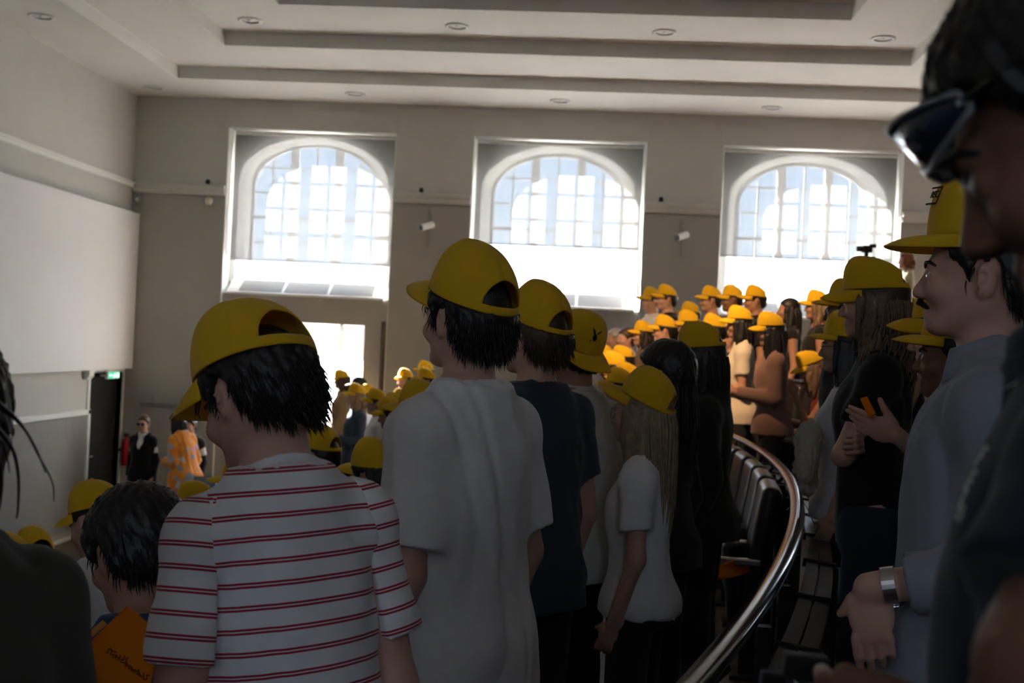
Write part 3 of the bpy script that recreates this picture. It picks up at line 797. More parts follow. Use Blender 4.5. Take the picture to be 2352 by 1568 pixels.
TORSO_M = [(-.10, .150, .110, -.012), (0, .168, .120, -.014), (.09, .155, .106, -.004), (.19, .148, .102, .004), (.31, .162, .116, .004), (.40, .162, .116, 0), (.47, .136, .094, -.010), (.53, .082, .066, -.014), (.575, .056, .056, -.010)]
TORSO_F = [(-.10, .160, .118, -.018), (0, .168, .120, -.018), (.09, .140, .098, -.004), (.19, .120, .088, .004), (.30, .138, .112, .014), (.38, .142, .112, .012), (.47, .122, .080, -.006), (.535, .072, .058, -.012), (.575, .048, .050, -.008)]
SHIRT_M = [(-.16, .200, .164, -.006), (0, .196, .158, -.006), (.09, .184, .130, -.004), (.19, .176, .126, .0), (.31, .180, .130, .002), (.40, .174, .128, -.002), (.46, .150, .110, -.010), (.505, .112, .094, -.018), (.552, .086, .080, -.018)]
SHIRT_F = [(-.16, .198, .164, -.010), (0, .194, .158, -.010), (.09, .158, .116, -.004), (.19, .142, .108, .004), (.30, .153, .126, .014), (.38, .155, .125, .010), (.46, .132, .096, -.008), (.52, .094, .080, -.016), (.56, .074, .070, -.016)]
ARMS = {'down': ((.045, -.025, -.285), (.045, .055, -.53)), 'clasp': ((.05, -.02, -.28), None, (.035, .22, .06)), 'hold': ((.05, .0, -.27), None, (.06, .29, .22)),
        'cross': ((.05, .05, -.27), None, (-.08, .20, .20)), 'chin': ((.0, .16, -.22), None, (.03, .20, .56))}

class Person:
    def __init__(s, H=1.75, fem=False, lean=0, side=0, twist=0, hyaw=0, hpitch=0, hroll=0, armL='down', armR='down', wide=1.0, skin='mid', seat=False, curl=.5, nf=0):
        s.H, s.fem, s.k = H, fem, H/1.75; k = s.k; s.seat = seat; s.skin = skin; s.curl = curl; s.wide = wide
        s.hip = V3(0, 0, .93*k) if not seat else V3(0, -.05, .52*k)
        s.Rt = rz(R_(twist))@ry(R_(side))@rx(-R_(lean)); s.w = (.93 if fem else 1.0)*wide
        s.T = lambda x, y, z: s.hip + s.Rt@(V3(x*s.w, y, z)*k)
        s.Rh = s.Rt@rz(R_(hyaw))@rx(-R_(hpitch))@ry(R_(hroll))
        s.nb = s.T(0, -.012, .545)
        half = s.Rt@rz(R_(hyaw*.5))@rx(-R_(hpitch*.5))@ry(R_(hroll*.5))
        s.hs = (.955 if fem else 1.0)*(k**.35)
        s.hc = s.nb + half@V3(0, .014+nf, .074)*k + s.Rh@V3(0, .014, .082)*s.hs
        sh = .148 if fem else .168; s.arms = {}
        for sd, sp in ((-1, armL), (1, armR)):
            a = ARMS[sp] if isinstance(sp, str) else sp
            S0 = V3(sd*sh, -.010, .452)
            E0 = S0+V3(a[0][0]*sd, a[0][1], a[0][2])
            W0 = S0+V3(a[1][0]*sd, a[1][1], a[1][2]) if a[1] is not None else V3(a[2][0]*sd, a[2][1], a[2][2])
            s.arms[sd] = (s.T(*S0), s.T(*E0), s.T(*W0), a[3] if len(a) > 3 else None)
        if not seat:
            s.legs = {sd: (s.hip+V3(sd*.088, -.005, -.03)*k, V3(sd*.098, .015, .49)*k, V3(sd*.105, -.02, .085)*k) for sd in (-1, 1)}
        else:
            s.legs = {sd: (s.hip+V3(sd*.088, .0, -.02)*k, s.hip+V3(sd*.12, .43, -.0)*k, s.hip+V3(sd*.12, .42, -.44)*k) for sd in (-1, 1)}
    def hp(s, x, y, z): return s.hc + s.Rh@(V3(x, y, z)*s.hs)
    def Mh(s):
        m = Matrix(tuple(tuple(r) for r in s.Rh)).to_4x4(); m.translation = Vector(s.hc); return m @ Matrix.Scale(s.hs, 4)
    def crown(s): return s.hp(0, 0, .122)
    # -- primitive lists
    def head_prims(s, detail):
        L = []; hs = s.hs; C = lambda a, b, ra, rb: f_cone(s.hp(*a), s.hp(*b), ra*hs, rb*hs); E = lambda c, r, R=None: f_ell(s.hp(*c), V3(*r)*hs, s.Rh if R is None else s.Rh@R)
        U = lambda f, k: L.append(('u', f, k)); D = lambda f, k: L.append(('c', f, k))
        j = .92 if s.fem else 1
        U(E((0, -.012, .034), (.076, .098, .084)), .0)
        U(E((0, .022, -.028), (.063, .073, .084)), .03)
        for sd in (-1, 1):
            U(C((sd*.050*j, -.004, -.052), (sd*.022*j, .062, -.094), .019, .017), .025)
        U(E((0, .070, -.094), (.024*j, .022, .019)), .02)
        U(C((-.030, .083, .014), (.030, .083, .014), .013, .013), .014)
        for sd in (-1, 1): D(E((sd*.032, .101, -.006), (.019, .016, .013)), .010)
        for sd in (-1, 1): U(E((sd*.031, .082, -.006), (.0135, .0125, .0125)), .003)
        U(C((0, .090, .002), (0, .109, -.036), .0085, .0115), .010)
        for sd in (-1, 1): U(E((sd*.012, .101, -.041), (.0095, .011, .008)), .006)
        for sd in (-1, 1): U(E((sd*.038, .068, -.034), (.024, .022, .022)), .02)
        U(C((-.016, .089, -.066), (.016, .089, -.066), .0075, .0075), .007)
        U(C((-.014, .088, -.0795), (.014, .088, -.0795), .008, .008), .007)
        if detail: D(E((0, .103, -.0728), (.026, .012, .0022)), .003)
        for sd in (-1, 1):
            Re = rz(R_(-sd*22))@rx(R_(-8))
            U(E((sd*.078, -.010, -.010), (.0085, .019, .032), Re), .006)
            U(E((sd*.074, -.004, -.034), (.009, .010, .012), Re), .006)
            if detail: D(E((sd*.088, -.002, -.008), (.006, .0095, .018), Re), .004)
        U(f_cone(s.hp(0, -.022, -.055), s.nb+s.Rt@V3(0, .002, -.01)*s.k, .050*hs*(.86 if s.fem else 1.06), .058*s.k*(.84 if s.fem else 1.05)), .03)
        return L
    def torso_prims(s, rows, off=0, sho=0):
        k = s.k; rr = [(z*k, (a*s.w+off)*k, (b*(.5+.5*s.wide)+off)*k, c*k) for z, a, b, c in rows]
        L = [('u', f_loft(rr, s.Rt, s.hip), .0)]
        off = off+sho
        for sd in (-1, 1):
            S = s.arms[sd][0]
            L.append(('u', f_cone(s.T(sd*.050, -.018, .520), s.T(sd*(.150 if not s.fem else .130), -.012, .470), .041*k+off*.8, (.048 if not s.fem else .040)*k+off*.8), .055))
            L.append(('u', f_ell(S, V3(*((.050, .054, .056) if not s.fem else (.043, .047, .050)))*k+off), .035))
        return L
    def arm_prims(s, off=0, hands=True):
        L = []; k = s.k; m = .86 if s.fem else 1
        for sd in (-1, 1):
            S, Eb, W, hand = s.arms[sd]
            L += [('u', f_cone(S, Eb, .053*k*m+off, .041*k*m+off), .02), ('u', f_cone(Eb, W, .042*k*m+off, .027*k*m+off), .015)]
            if hands: L += s.hand_prims(sd, Eb, W, hand)
        return L
    def hand_prims(s, sd, Eb, W, hand):
        L = []; k = s.k*(.93 if s.fem else 1); hand = hand or {}
        d = hand.get('dir'); d = (W-Eb) if d is None else s.Rt@V3(d[0]*sd, d[1], d[2]); d = d/np.linalg.norm(d)
        n = hand.get('palm'); n = V3(-sd, .2, 0) if n is None else V3(n[0]*sd, n[1], n[2])
        n = s.Rt@n; n = n-d*(n@d); n /= np.linalg.norm(n)       # palm normal
        t = np.cross(d, n)*sd; t /= np.linalg.norm(t)            # towards the thumb side
        if hand.get('flipthumb'): t = -t
        R = np.stack([t, d, n], 1); P = lambda a, b, c: W+(t*a+d*b+n*c)*k
        L.append(('u', f_ell(P(0, .048, 0), V3(.041, .052, .0165)*k, R), .012))
        cu = hand.get('curl', s.curl)
        for i, (lat, ln) in enumerate(((.029, .074), (.010, .083), (-.010, .077), (-.028, .060))):
            cf = cu if not isinstance(cu, (list, tuple)) else cu[i]
            b = P(lat, .088, 0); a1 = cf*.9; e1 = V3(lat*.25*(1-cf), math.cos(a1), math.sin(a1)); m1 = b+R@e1*ln*.5*k
            a2 = cf*2.1; e2 = V3(0, math.cos(a2), math.sin(a2)); m2 = m1+R@e2*ln*.5*k
            L += [('u', f_cone(b, m1, .0098*k, .0088*k), .004), ('u', f_cone(m1, m2, .0088*k, .0072*k), .002)]
        tt = hand.get('thumb', (.055, .05, .02)); b = P(.030, .022, .006); m1 = P(.030+(tt[0]-.03)*.6, .022+(tt[1]-.022)*.6+.004, tt[2]*.7)
        L += [('u', f_cone(b, m1, .0135*k, .011*k), .008), ('u', f_cone(m1, P(*tt), .011*k, .0085*k), .003)]
        return L
    def leg_prims(s, off=0, top=1.0):
        L = []; k = s.k
        for sd in (-1, 1):
            a, b, c = s.legs[sd]
            L += [('u', f_cone(a, b, .086*k*top+off, .056*k+off), .03), ('u', f_cone(b, c, .056*k+off, .040*k+off), .02)]
        return L
    def foot_prims(s, off=0):
        L = []
        for sd in (-1, 1):
            c = s.legs[sd][2]; k = s.k; z = c[2]-.085*k
            L += [('u', f_cone(c, V3(c[0], c[1]-.02*k, z+.045*k), .040*k+off, .036*k+off), .02), ('u', f_cone(V3(c[0], c[1]-.02*k, z+.040*k), V3(c[0]*1.12, c[1]+.15*k, z+.034*k), .038*k+off, .032*k+off), .02)]
        return L
    def field(s, prims, h, clips=(), noise=None, zmin=None, zmax=None):
        lo = np.min([f[1] for _, f, _ in prims if _ is not None], 0)-.03; hi = np.max([f[2] for _, f, _ in prims], 0)+.03
        if zmin is not None: lo[2] = max(lo[2], zmin)
        if zmax is not None: hi[2] = min(hi[2], zmax)
        F = Field(lo, hi, h)
        for t, f, k in prims: (F.union if t == 'u' else F.cut)(*f, k)
        if noise: F.noise(noise)
        for n, c in clips: F.plane(n, c)
        return F
    def body(s, parent, h, hface=None):
        pr = s.torso_prims(TORSO_F if s.fem else TORSO_M) + s.arm_prims(hands=False) + s.leg_prims() + s.foot_prims()
        parts = []
        hd = s.head_prims(hface is not None and hface < .007)
        if hface:
            F1 = s.field(pr+hd, h, clips=[((0, 0, 1), s.nb[2]-.0)])
            F2 = s.field(hd+pr[:3], hface, zmin=s.nb[2]-.06)
            parts += [F1.verts(), F2.verts()]
        else:
            parts.append(s.field(pr+hd, h).verts())
        k = s.k*(.86 if s.fem else 1)
        for sd in (-1, 1):
            S, Eb, W, hand = s.arms[sd]; n = (Eb-W)/np.linalg.norm(Eb-W)
            F3 = s.field([('u', f_cone(Eb+(W-Eb)*.6, W, .0335*k, .0275*k), .01)]+s.hand_prims(sd, Eb, W, hand), (h*.55 if h >= .0125 else .0045), clips=[(n, float(n@(W+n*.055)))])
            parts.append(F3.verts())
        V = np.concatenate([q[0] for q in parts]); o_ = 0; Qs = []
        for v_, q_ in parts: Qs.append(q_+o_); o_ += len(v_)
        Q = np.concatenate(Qs)
        return link('body', mesh_np('body', V, Q), skin(s.skin, SKIN_COL[s.skin]), parent)
    def shirt(s, parent, m, h, hem=-.10, sleeve=.62, wr=.0, seed=0, neck='crew', name='shirt', off=0, loose=0, nstripe=False, vneck=0):
        k = s.k; rows = [(z, a+loose*max(0, min(1, (.45-z)*3)), b+loose*max(0, min(1, (.45-z)*3)), c) for z, a, b, c in (SHIRT_F if s.fem else SHIRT_M)]
        rows = [r for r in rows if r[0] > hem+.02]; r0 = rows[0]; rows = [(hem,)+tuple(r0[1:])]+rows
        pr = s.torso_prims(rows, off, .009)
        ends = {}
        for sd in (-1, 1):
            S, Eb, W, _ = s.arms[sd]; wl = .010+loose*.5
            if sleeve <= 0: continue
            if sleeve <= 1:
                e = S+(Eb-S)*sleeve; pr.append(('u', f_sleeve(S, e, .052*k*(.86 if s.fem else 1)+.012, (.060 if not s.fem else .050)*k+wl), .03)); ends[sd] = (S, e)
            else:
                e = Eb+(W-Eb)*(sleeve-1); pr += [('u', f_cone(S, Eb, .054*k*(.88 if s.fem else 1)+.010, .050*k+wl*.6), .03), ('u', f_sleeve(Eb, e, .052*k+wl*.6, .040*k+wl*.6), .02)]; ends[sd] = (Eb, e)
        nbk = s.T(0, -.012, .545)
        if neck in ('crew', 'collar'):
            cut = f_ell(s.T(0, .006, .600), V3(.074*s.w, .080, .050)*k, s.Rt)
        elif neck == 'wide': cut = f_ell(s.T(0, .015, .58), V3(.115*s.w, .10, .085)*k, s.Rt)
        else: cut = f_ell(s.T(0, .02, .57), V3(.07, .085, .07)*k, s.Rt)
        pr.append(('c', cut, .006))
        if vneck: pr.append(('c', f_ell(s.T(0, .11, .50), V3(.045, .06, vneck)*k, s.Rt), .006))
        n = None
        if wr: n = wrinkle(wr, seed=seed)
        F = s.field(pr, h, noise=n)
        if neck == 'crew' and h < .012:        # ribbed collar ring
            Rr = s.Rt@rx(-R_(14)); c = s.T(0, .0, .545)
            for i in range(28):
                a, b = 2*math.pi*i/28, 2*math.pi*(i+1)/28
                F.union(*f_cone(c+Rr@V3(.0790*s.w*math.cos(a), .076*math.sin(a), 0)*k, c+Rr@V3(.0790*s.w*math.cos(b), .076*math.sin(b), 0)*k, .0098, .0098), .003)
        if ends and h < .012:                 # sleeve hems
            for sd, (a, e) in ends.items():
                pass
        V, Q = F.verts(); me = mesh_np(name, V, Q)
        s.shirt_ends = ends
        o = link(name, me, m, parent)
        return o, V, Q
    def striped_shirt(s, parent, m, h, hem=-.16, sleeve=.70, wr=.006, seed=1):
        k = s.k; rows = [(hem,)+SHIRT_M[0][1:]]+SHIRT_M[1:]
        rows0 = rows
        pr = s.torso_prims([(z, a+.012*max(0, min(1, (.45-z)*3)), b+.012*max(0, min(1, (.45-z)*3)), c) for z, a, b, c in rows], 0, .009)
        pr.append(('c', f_ell(s.T(0, .006, .600), V3(.076*s.w, .082, .050)*k, s.Rt), .006))
        clips = []
        for sd in (-1, 1):
            n = s.Rt@V3(sd*.98, 0, .10); clips.append((n, float(n@s.T(sd*.176, 0, .462))))
        F = s.field(pr, h, noise=wrinkle(wr, seed=seed), clips=clips)
        Rr = s.Rt@rx(-R_(24)); c = s.T(0, .002, .548)
        for i in range(28):
            a, b = 2*math.pi*i/28, 2*math.pi*(i+1)/28
            F.union(*f_cone(c+Rr@V3(.0790*s.w*math.cos(a), .076*math.sin(a), 0)*k, c+Rr@V3(.0790*s.w*math.cos(b), .076*math.sin(b), 0)*k, .009, .009), .004)
        V, Q = F.verts(); me = mesh_np('striped_tee', V, Q); L = (V-s.hip)@s.Rt
        def attr(me, val):
            a = me.attributes.new('stripe', 'FLOAT', 'POINT'); a.data.foreach_set('value', val.astype(np.float32))
        d = np.linalg.norm((V-c)@Rr*np.array([1/.0790/s.w, 1/.076, 0]), axis=1)
        val = L[:, 2]/k + .05*np.maximum(0, np.abs(L[:, 0])-.08)**1.3
        val[(np.abs(((V-c)@Rr)[:, 2]) < .011) & (d < 1.16)] = .03305     # plain ribbed collar
        attr(me, val); o = link('t_shirt', me, m, parent)
        for sd in (-1, 1):
            S, Eb, W, _ = s.arms[sd]; e = S+(Eb-S)*sleeve; n = s.Rt@V3(-sd*.98, 0, -.10)
            pr = [q for q in s.torso_prims(rows0, 0, .009)[(1 if sd < 0 else 3):(3 if sd < 0 else 5)]]+[('u', f_sleeve(S, e, .053*k, .069*k), .02)]
            F = s.field(pr, h, noise=wrinkle(wr, 30, (1, 1, .8), seed=seed+1+sd), clips=[(n, float(n@s.T(sd*.150, 0, .462)))])
            V, Q = F.verts(); me = mesh_np('striped_sleeve', V, Q); ax = (Eb-S)/np.linalg.norm(Eb-S)
            attr(me, -((V-S)@ax)/k+.462); link('sleeve', me, m, o)
        return o
    def trousers(s, parent, m, h, wr=.003, wide=.014, name='trousers', top=.04):
        k = s.k; rows = [r for r in (TORSO_F if s.fem else TORSO_M) if r[0] < top]+[(top, .160 if not s.fem else .152, .112, -.006)]
        rr = [(z*k, (a*s.w+.008)*k, (b+.008)*k, c*k) for z, a, b, c in rows]
        pr = [('u', f_loft(rr, s.Rt if not s.seat else np.eye(3), s.hip), 0)]
        for sd in (-1, 1):
            a, b, c = s.legs[sd]; pr += [('u', f_cone(a, b, .080*k+wide*.5, .060*k+wide), .03), ('u', f_sleeve(b, c, .062*k+wide, .056*k+wide*.8), .02)]
        V, Q = s.field(pr, h, noise=wrinkle(wr, 22, seed=2)).verts(); return link(name, mesh_np(name, V, Q), m, parent)
    def shoes(s, parent, m, h=.012):
        pr = s.foot_prims(.008); half = len(pr)//2
        for q in (pr[:half], pr[half:]):
            V, Q = s.field(q, h).verts(); link('shoe', mesh_np('shoe', V, Q), m, parent)
    # -- hair
    def hair(s, parent, colour, style, h=.012, seed=1, strands=0, length=.25, captilt=None, puff=0, lift=0):
        hs = s.hs; m = hairm(colour, HAIR_COL[colour]); t = dict(buzz=.004, short=.012, full=.020, long=.012, sleek=.009, pony=.008, curly=.03)[style]+puff
        E = lambda c, r: f_ell(s.hp(*c), V3(*r)*hs, s.Rh)
        pr = [('u', E((0, -.013, .034), (.076+t, .098+t, .084+t)), 0), ('u', E((0, -.045, -.025), (.066+t*.8, .060+t, .062+t*.6)), .03)]
        nape = {'buzz': -.060, 'short': -.068, 'full': -.076, 'long': -.11, 'sleek': -.10, 'pony': -.07, 'curly': -.10}[style]
        # face and neck cleared with an oblique line: high at the forehead, over the ear, down to the nape
        F = s.field(pr, h)
        X = F.ax[0][:, None, None]-s.hc[0]; Y = F.ax[1][None, :, None]-s.hc[1]; Z = F.ax[2][None, None, :]-s.hc[2]
        u = (s.Rh[0, 0]*X+s.Rh[1, 0]*Y+s.Rh[2, 0]*Z)/hs; v = (s.Rh[0, 1]*X+s.Rh[1, 1]*Y+s.Rh[2, 1]*Z)/hs; w = (s.Rh[0, 2]*X+s.Rh[1, 2]*Y+s.Rh[2, 2]*Z)/hs
        line = np.interp(v, [-.14, -.075, -.052, -.038, -.028, .010, .017, .030, .05, .075, .1, .13], [nape, nape, nape+.014, -.012, .026, .026, -.014 if style != 'buzz' else .02, -.002, .03, .052, .062, .062])
        if style in ('long', 'sleek', 'pony'):
            line = np.interp(v, [-.14, -.075, -.045, -.022, -.005, .012, .03, .05, .075, .1, .13], [nape, nape, nape+.012, nape+.05, -.03, -.03, -.004, .03, .052, .062, .062])
        rs = np.random.RandomState(seed); ph = rs.uniform(0, 6, 4); ang = np.arctan2(u, -v)
        if style in ('short', 'full', 'curly'):
            F.A = F.A - .0028*np.sin(ang*23+ph[0]+6*np.sin(w*30))*np.sin(w*60+ang*3+ph[1]) - .0022*np.sin(ang*41+w*90+ph[2])
            line = line + .006*np.sin(ang*17+ph[3])+.004*np.sin(ang*31)
        F.A = np.maximum(F.A, ((line-w)*hs*.8).astype(np.float32))
        if captilt is not None:
            f2, _, _ = E((0, -.013, .034), (.079, .100, .086)); rim = .057+lift+math.tan(R_(captilt))*v
            gap = np.where((v < -.04) & (np.abs(u) < .075), .0, .0)
            F.A = np.where(w > rim-.012, np.maximum(F.A, f2(F.ax[0][:, None, None], F.ax[1][None, :, None], F.ax[2][None, None, :])*np.clip((w-rim+.012)/.012, 0, 1)+F.A*(1-np.clip((w-rim+.012)/.012, 0, 1))), F.A).astype(np.float32)
        V, Q = F.verts(); o = link('hair', mesh_np('hair', V, Q), m, parent)
        if strands: s.tufts(o, V, m, strands, seed, nape)
        return o
    def tufts(s, o, V, m, n, seed, nape):
        """loose tapered hair ends along the lower edge of the hair"""
        rs = np.random.RandomState(seed); L = (V-s.hc)@s.Rh/s.hs
        low = np.nonzero((L[:, 2] < nape+.085) & (L[:, 1] < .03))[0]
        if len(low) == 0: return
        b = MB(); pick = rs.choice(low, n)
        for i in pick:
            p = V[i]; q = L[i]; out = s.Rh@V3(q[0], q[1]+.02, 0); out = out/(np.linalg.norm(out)+1e-6)
            dn = s.Rh@V3(0, -.1, -1); ln = rs.uniform(.014, .032); sw = s.Rh@V3(rs.normal(0, .3), 0, 0)
            up = rs.uniform(-.004, .01)
            p0 = p - out*.004 - dn*.012; p1 = p+out*.0035+dn*ln*.5+sw*.004; p2 = p+out*rs.uniform(.0, .008)+dn*ln+sw*.012
            b.tube([p0, p1, p2], [.0017, .0012, .0002], 4, cap=False)
        q = b.build('loose_strands', m, o, smooth=True); q['kind'] = 'stuff'
    def long_hair(s, parent, colour, length=.30, n=170, seed=3, wave=.0, width=1.0, r=.0052, front=.30, name='long_hair', h=.010, body=1.0, thick=1.0, sides=True):
        """a combed mass of hair hanging from the skull with separate locks over it"""
        m = hairm(colour, HAIR_COL[colour]); rs = np.random.RandomState(seed); hs = s.hs
        fwd = s.Rh@V3(0, 1, 0); hd = math.atan2(-fwd[0], fwd[1]); Ru = rz(hd)         # heading of the head, upright
        c = s.hc.copy(); L = length
        rows = [(-L, .050*width, .030*thick, -.085), (-L*.8, .072*width, .042*thick, -.080), (-L*.5, .084*width, .052*thick, -.070), (-.07, .088, .064, -.058), (-.005, .080, .072, -.045), (.015, .068, .064, -.04)]
        rows = [(z, a_, b_, c_+.045*(1-max(0, min(1, -z/L)))*0) for z, a_, b_, c_ in rows]
        pr = [('u', f_loft([(z*hs, a_*hs, b_*hs, c_*hs) for z, a_, b_, c_ in rows], Ru, c, 2.1), 0)]
        if sides:
            for sd in (-1, 1):
                pr.append(('u', f_loft([(-L*.92*hs, .016*hs, .022*hs, .0), (-L*.5*hs, .026*hs, .042*hs, -.004), (-.10*hs, .022*hs, .050*hs, .004), (.01*hs, .014*hs, .050*hs, .002), (.034*hs, .012*hs, .045*hs, -.01)], Ru, c+Ru@V3(sd*.076*hs, 0, 0), 2.1), .02))
        F = s.field(pr, h)
        X = F.ax[0][:, None, None]-c[0]; Y = F.ax[1][None, :, None]-c[1]; Z = F.ax[2][None, None, :]-c[2]
        u = Ru[0, 0]*X+Ru[1, 0]*Y; v = Ru[0, 1]*X+Ru[1, 1]*Y; w = Z+0*X+0*Y
        an = np.arctan2(u, -(v+.06))
        wv = wave*8*np.sin(w*52+an*2)
        F.A = F.A - (.0030+wave*.16)*np.sin(an*19+wv+2*np.sin(an*5)) - .002*np.sin(an*37+wv*1.6+w*9)
        F.A = np.maximum(F.A, ((-L*(.82+.12*np.sin(an*9+1)+.07*np.sin(an*23))-w)*.7).astype(np.float32))
        V, Q = F.verts(); o = link(name, mesh_np(name, V, Q), m, parent)
        b = MB()
        for i in range(n):
            az = rs.uniform(-1, 1)*math.pi*(1-front)
            x0, y0 = math.sin(az), -math.cos(az); Li = L*rs.uniform(.75, 1.06); ph = rs.uniform(0, 6.3); out = rs.uniform(.0, .012); sw = rs.normal(0, .01)
            pts = []; rad = []; nseg = 8 if wave == 0 else 15
            for j in range(nseg):
                t = j/(nseg-1); z = .008-(Li+.008)*t
                rr = np.interp(z, [q[0] for q in rows], [q[1] for q in rows]); ry_ = np.interp(z, [q[0] for q in rows], [q[2] for q in rows]); cy_ = np.interp(z, [q[0] for q in rows], [q[3] for q in rows])
                p = V3((rr+out)*x0, (cy_+(ry_+out)*y0) if y0 < .1 else (cy_*(1-min(1, (y0-.1)*2))+(ry_+out)*y0), z)*hs + V3(math.cos(ph+z*48), math.sin(ph+z*48), 0)*wave*min(1, t*2) + V3(sw*t, 0, 0)
                pts.append(c+Ru@p); rad.append(r*rs.uniform(.9, 1.1)*(1-.85*max(0, (t-.65)/.35)))
            b.tube(pts, rad, 4, cap=False)
        q = b.build('loose_locks', m, o, smooth=True); q['kind'] = 'stuff'
        return o

def collar(p, root, m, h=.036, open_=.35, name='collar', flare=.030):
    """folded shirt collar: stand and fall, open at the throat"""
    k = p.k; R = p.Rt@rx(-R_(22)); c = p.T(0, .002, .545); n = 40; vs = []; a0 = open_
    for i in range(n+1):
        th = math.pi/2+a0+(2*math.pi-2*a0)*i/n; e = abs(2*i/n-1)
        for r_, z_ in ((.066, -.004), (.064, h*.9), (.068, h), (.074, h*.9), (.086+flare*e*.6, -.004-.012*e), (.082+flare*e*.6, -.006-.012*e), (.070, h*.75)):
            vs.append(c+R@V3(r_*p.w*math.cos(th), r_*.97*math.sin(th), z_)*k)
    q = 7
    me = mesh_np(name, vs, [(i*q+j, i*q+(j+1) % q, (i+1)*q+(j+1) % q, (i+1)*q+j) for i in range(n) for j in range(q)])
    return link(name, me, m, root)

def glasses(pr, parent, m_frame, m_lens, on='eyes', dark=False, name='glasses'):
    """rims, lenses and temples in the head frame"""
    g = empty(name, (0, 0, 0)); g.parent = parent
    M0 = pr.Mh()
    if on == 'forehead': M0 = M0 @ Matrix.Translation((0, .010, .062)) @ Matrix.Rotation(R_(12), 4, 'X')
    g.matrix_local = M0
    f = MB()
    for sd in (-1, 1):
        ring = [(sd*.033+.0275*math.cos(a), .106-.004*abs(math.cos(a)), -.006+.021*math.sin(a)) for a in np.linspace(0, 2*math.pi, 20)]
        f.tube(ring, .0016, 6)
        MB().add([(p[0], p[1], p[2]) for p in ring[:-1]], [tuple(range(19))]).build('lens', m_lens, g)
        f.tube([(sd*.060, .100, -.002), (sd*.078, .085, .0), (sd*.083, .0, .004), (sd*.080, -.02, -.008)], .0018, 6)
    f.tube([(-.007, .107, -.002), (0, .110, .001), (.007, .107, -.002)], .0016, 6)
    f.build('frame', m_frame, g, smooth=True)
    return g
# ---------------------------------------------------------------- the people
EYEW = mat('eye_white', (.62, .60, .58), .15, spec=.5, noise=.02); IRIS = mat('iris_dark', (.02, .012, .008), .1, spec=.6, noise=.05)
def face_parts(p, root, hc, brows=True, eyes=True):
    m = hairm(hc if hc != 'grey' else 'brown', HAIR_COL[hc if hc != 'grey' else 'brown'])
    for sd in (-1, 1):
        if brows:
            pts = [p.hp(sd*x, y, z) for x, y, z in ((.012, .0985, .012), (.024, .0975, .0185), (.038, .090, .019), (.050, .079, .012))]
            MB().tube(pts, [.0035*p.hs, .0045*p.hs, .004*p.hs, .0015*p.hs], 6).build('eyebrow', m, root, smooth=True)
        if eyes:
            c = p.hp(sd*.031, .0835, -.006); e = MB(); R = p.Rh
            prof = [(math.sin(a)*.0118, math.cos(a)*.0118) for a in np.linspace(math.pi, 0, 9)]
            vs = []
            for rr_, hh in prof:
                for k in range(14):
                    th = 2*math.pi*k/14; vs.append(c+R@V3(rr_*math.cos(th), hh, rr_*math.sin(th))*p.hs)
            e.add(vs, [(i*14+k, i*14+(k+1) % 14, (i+1)*14+(k+1) % 14, (i+1)*14+k) for i in range(8) for k in range(14)])
            eo = e.build('eye', EYEW, root, smooth=True)
            MB().add([c+R@V3(.0052*math.cos(t), .0116, .0052*math.sin(t))*p.hs for t in np.linspace(0, 2*math.pi, 13)[:-1]] + [c+R@V3(0, .0126, 0)*p.hs], [(i, (i+1) % 12, 12) for i in range(12)]).build('iris', IRIS, eo)

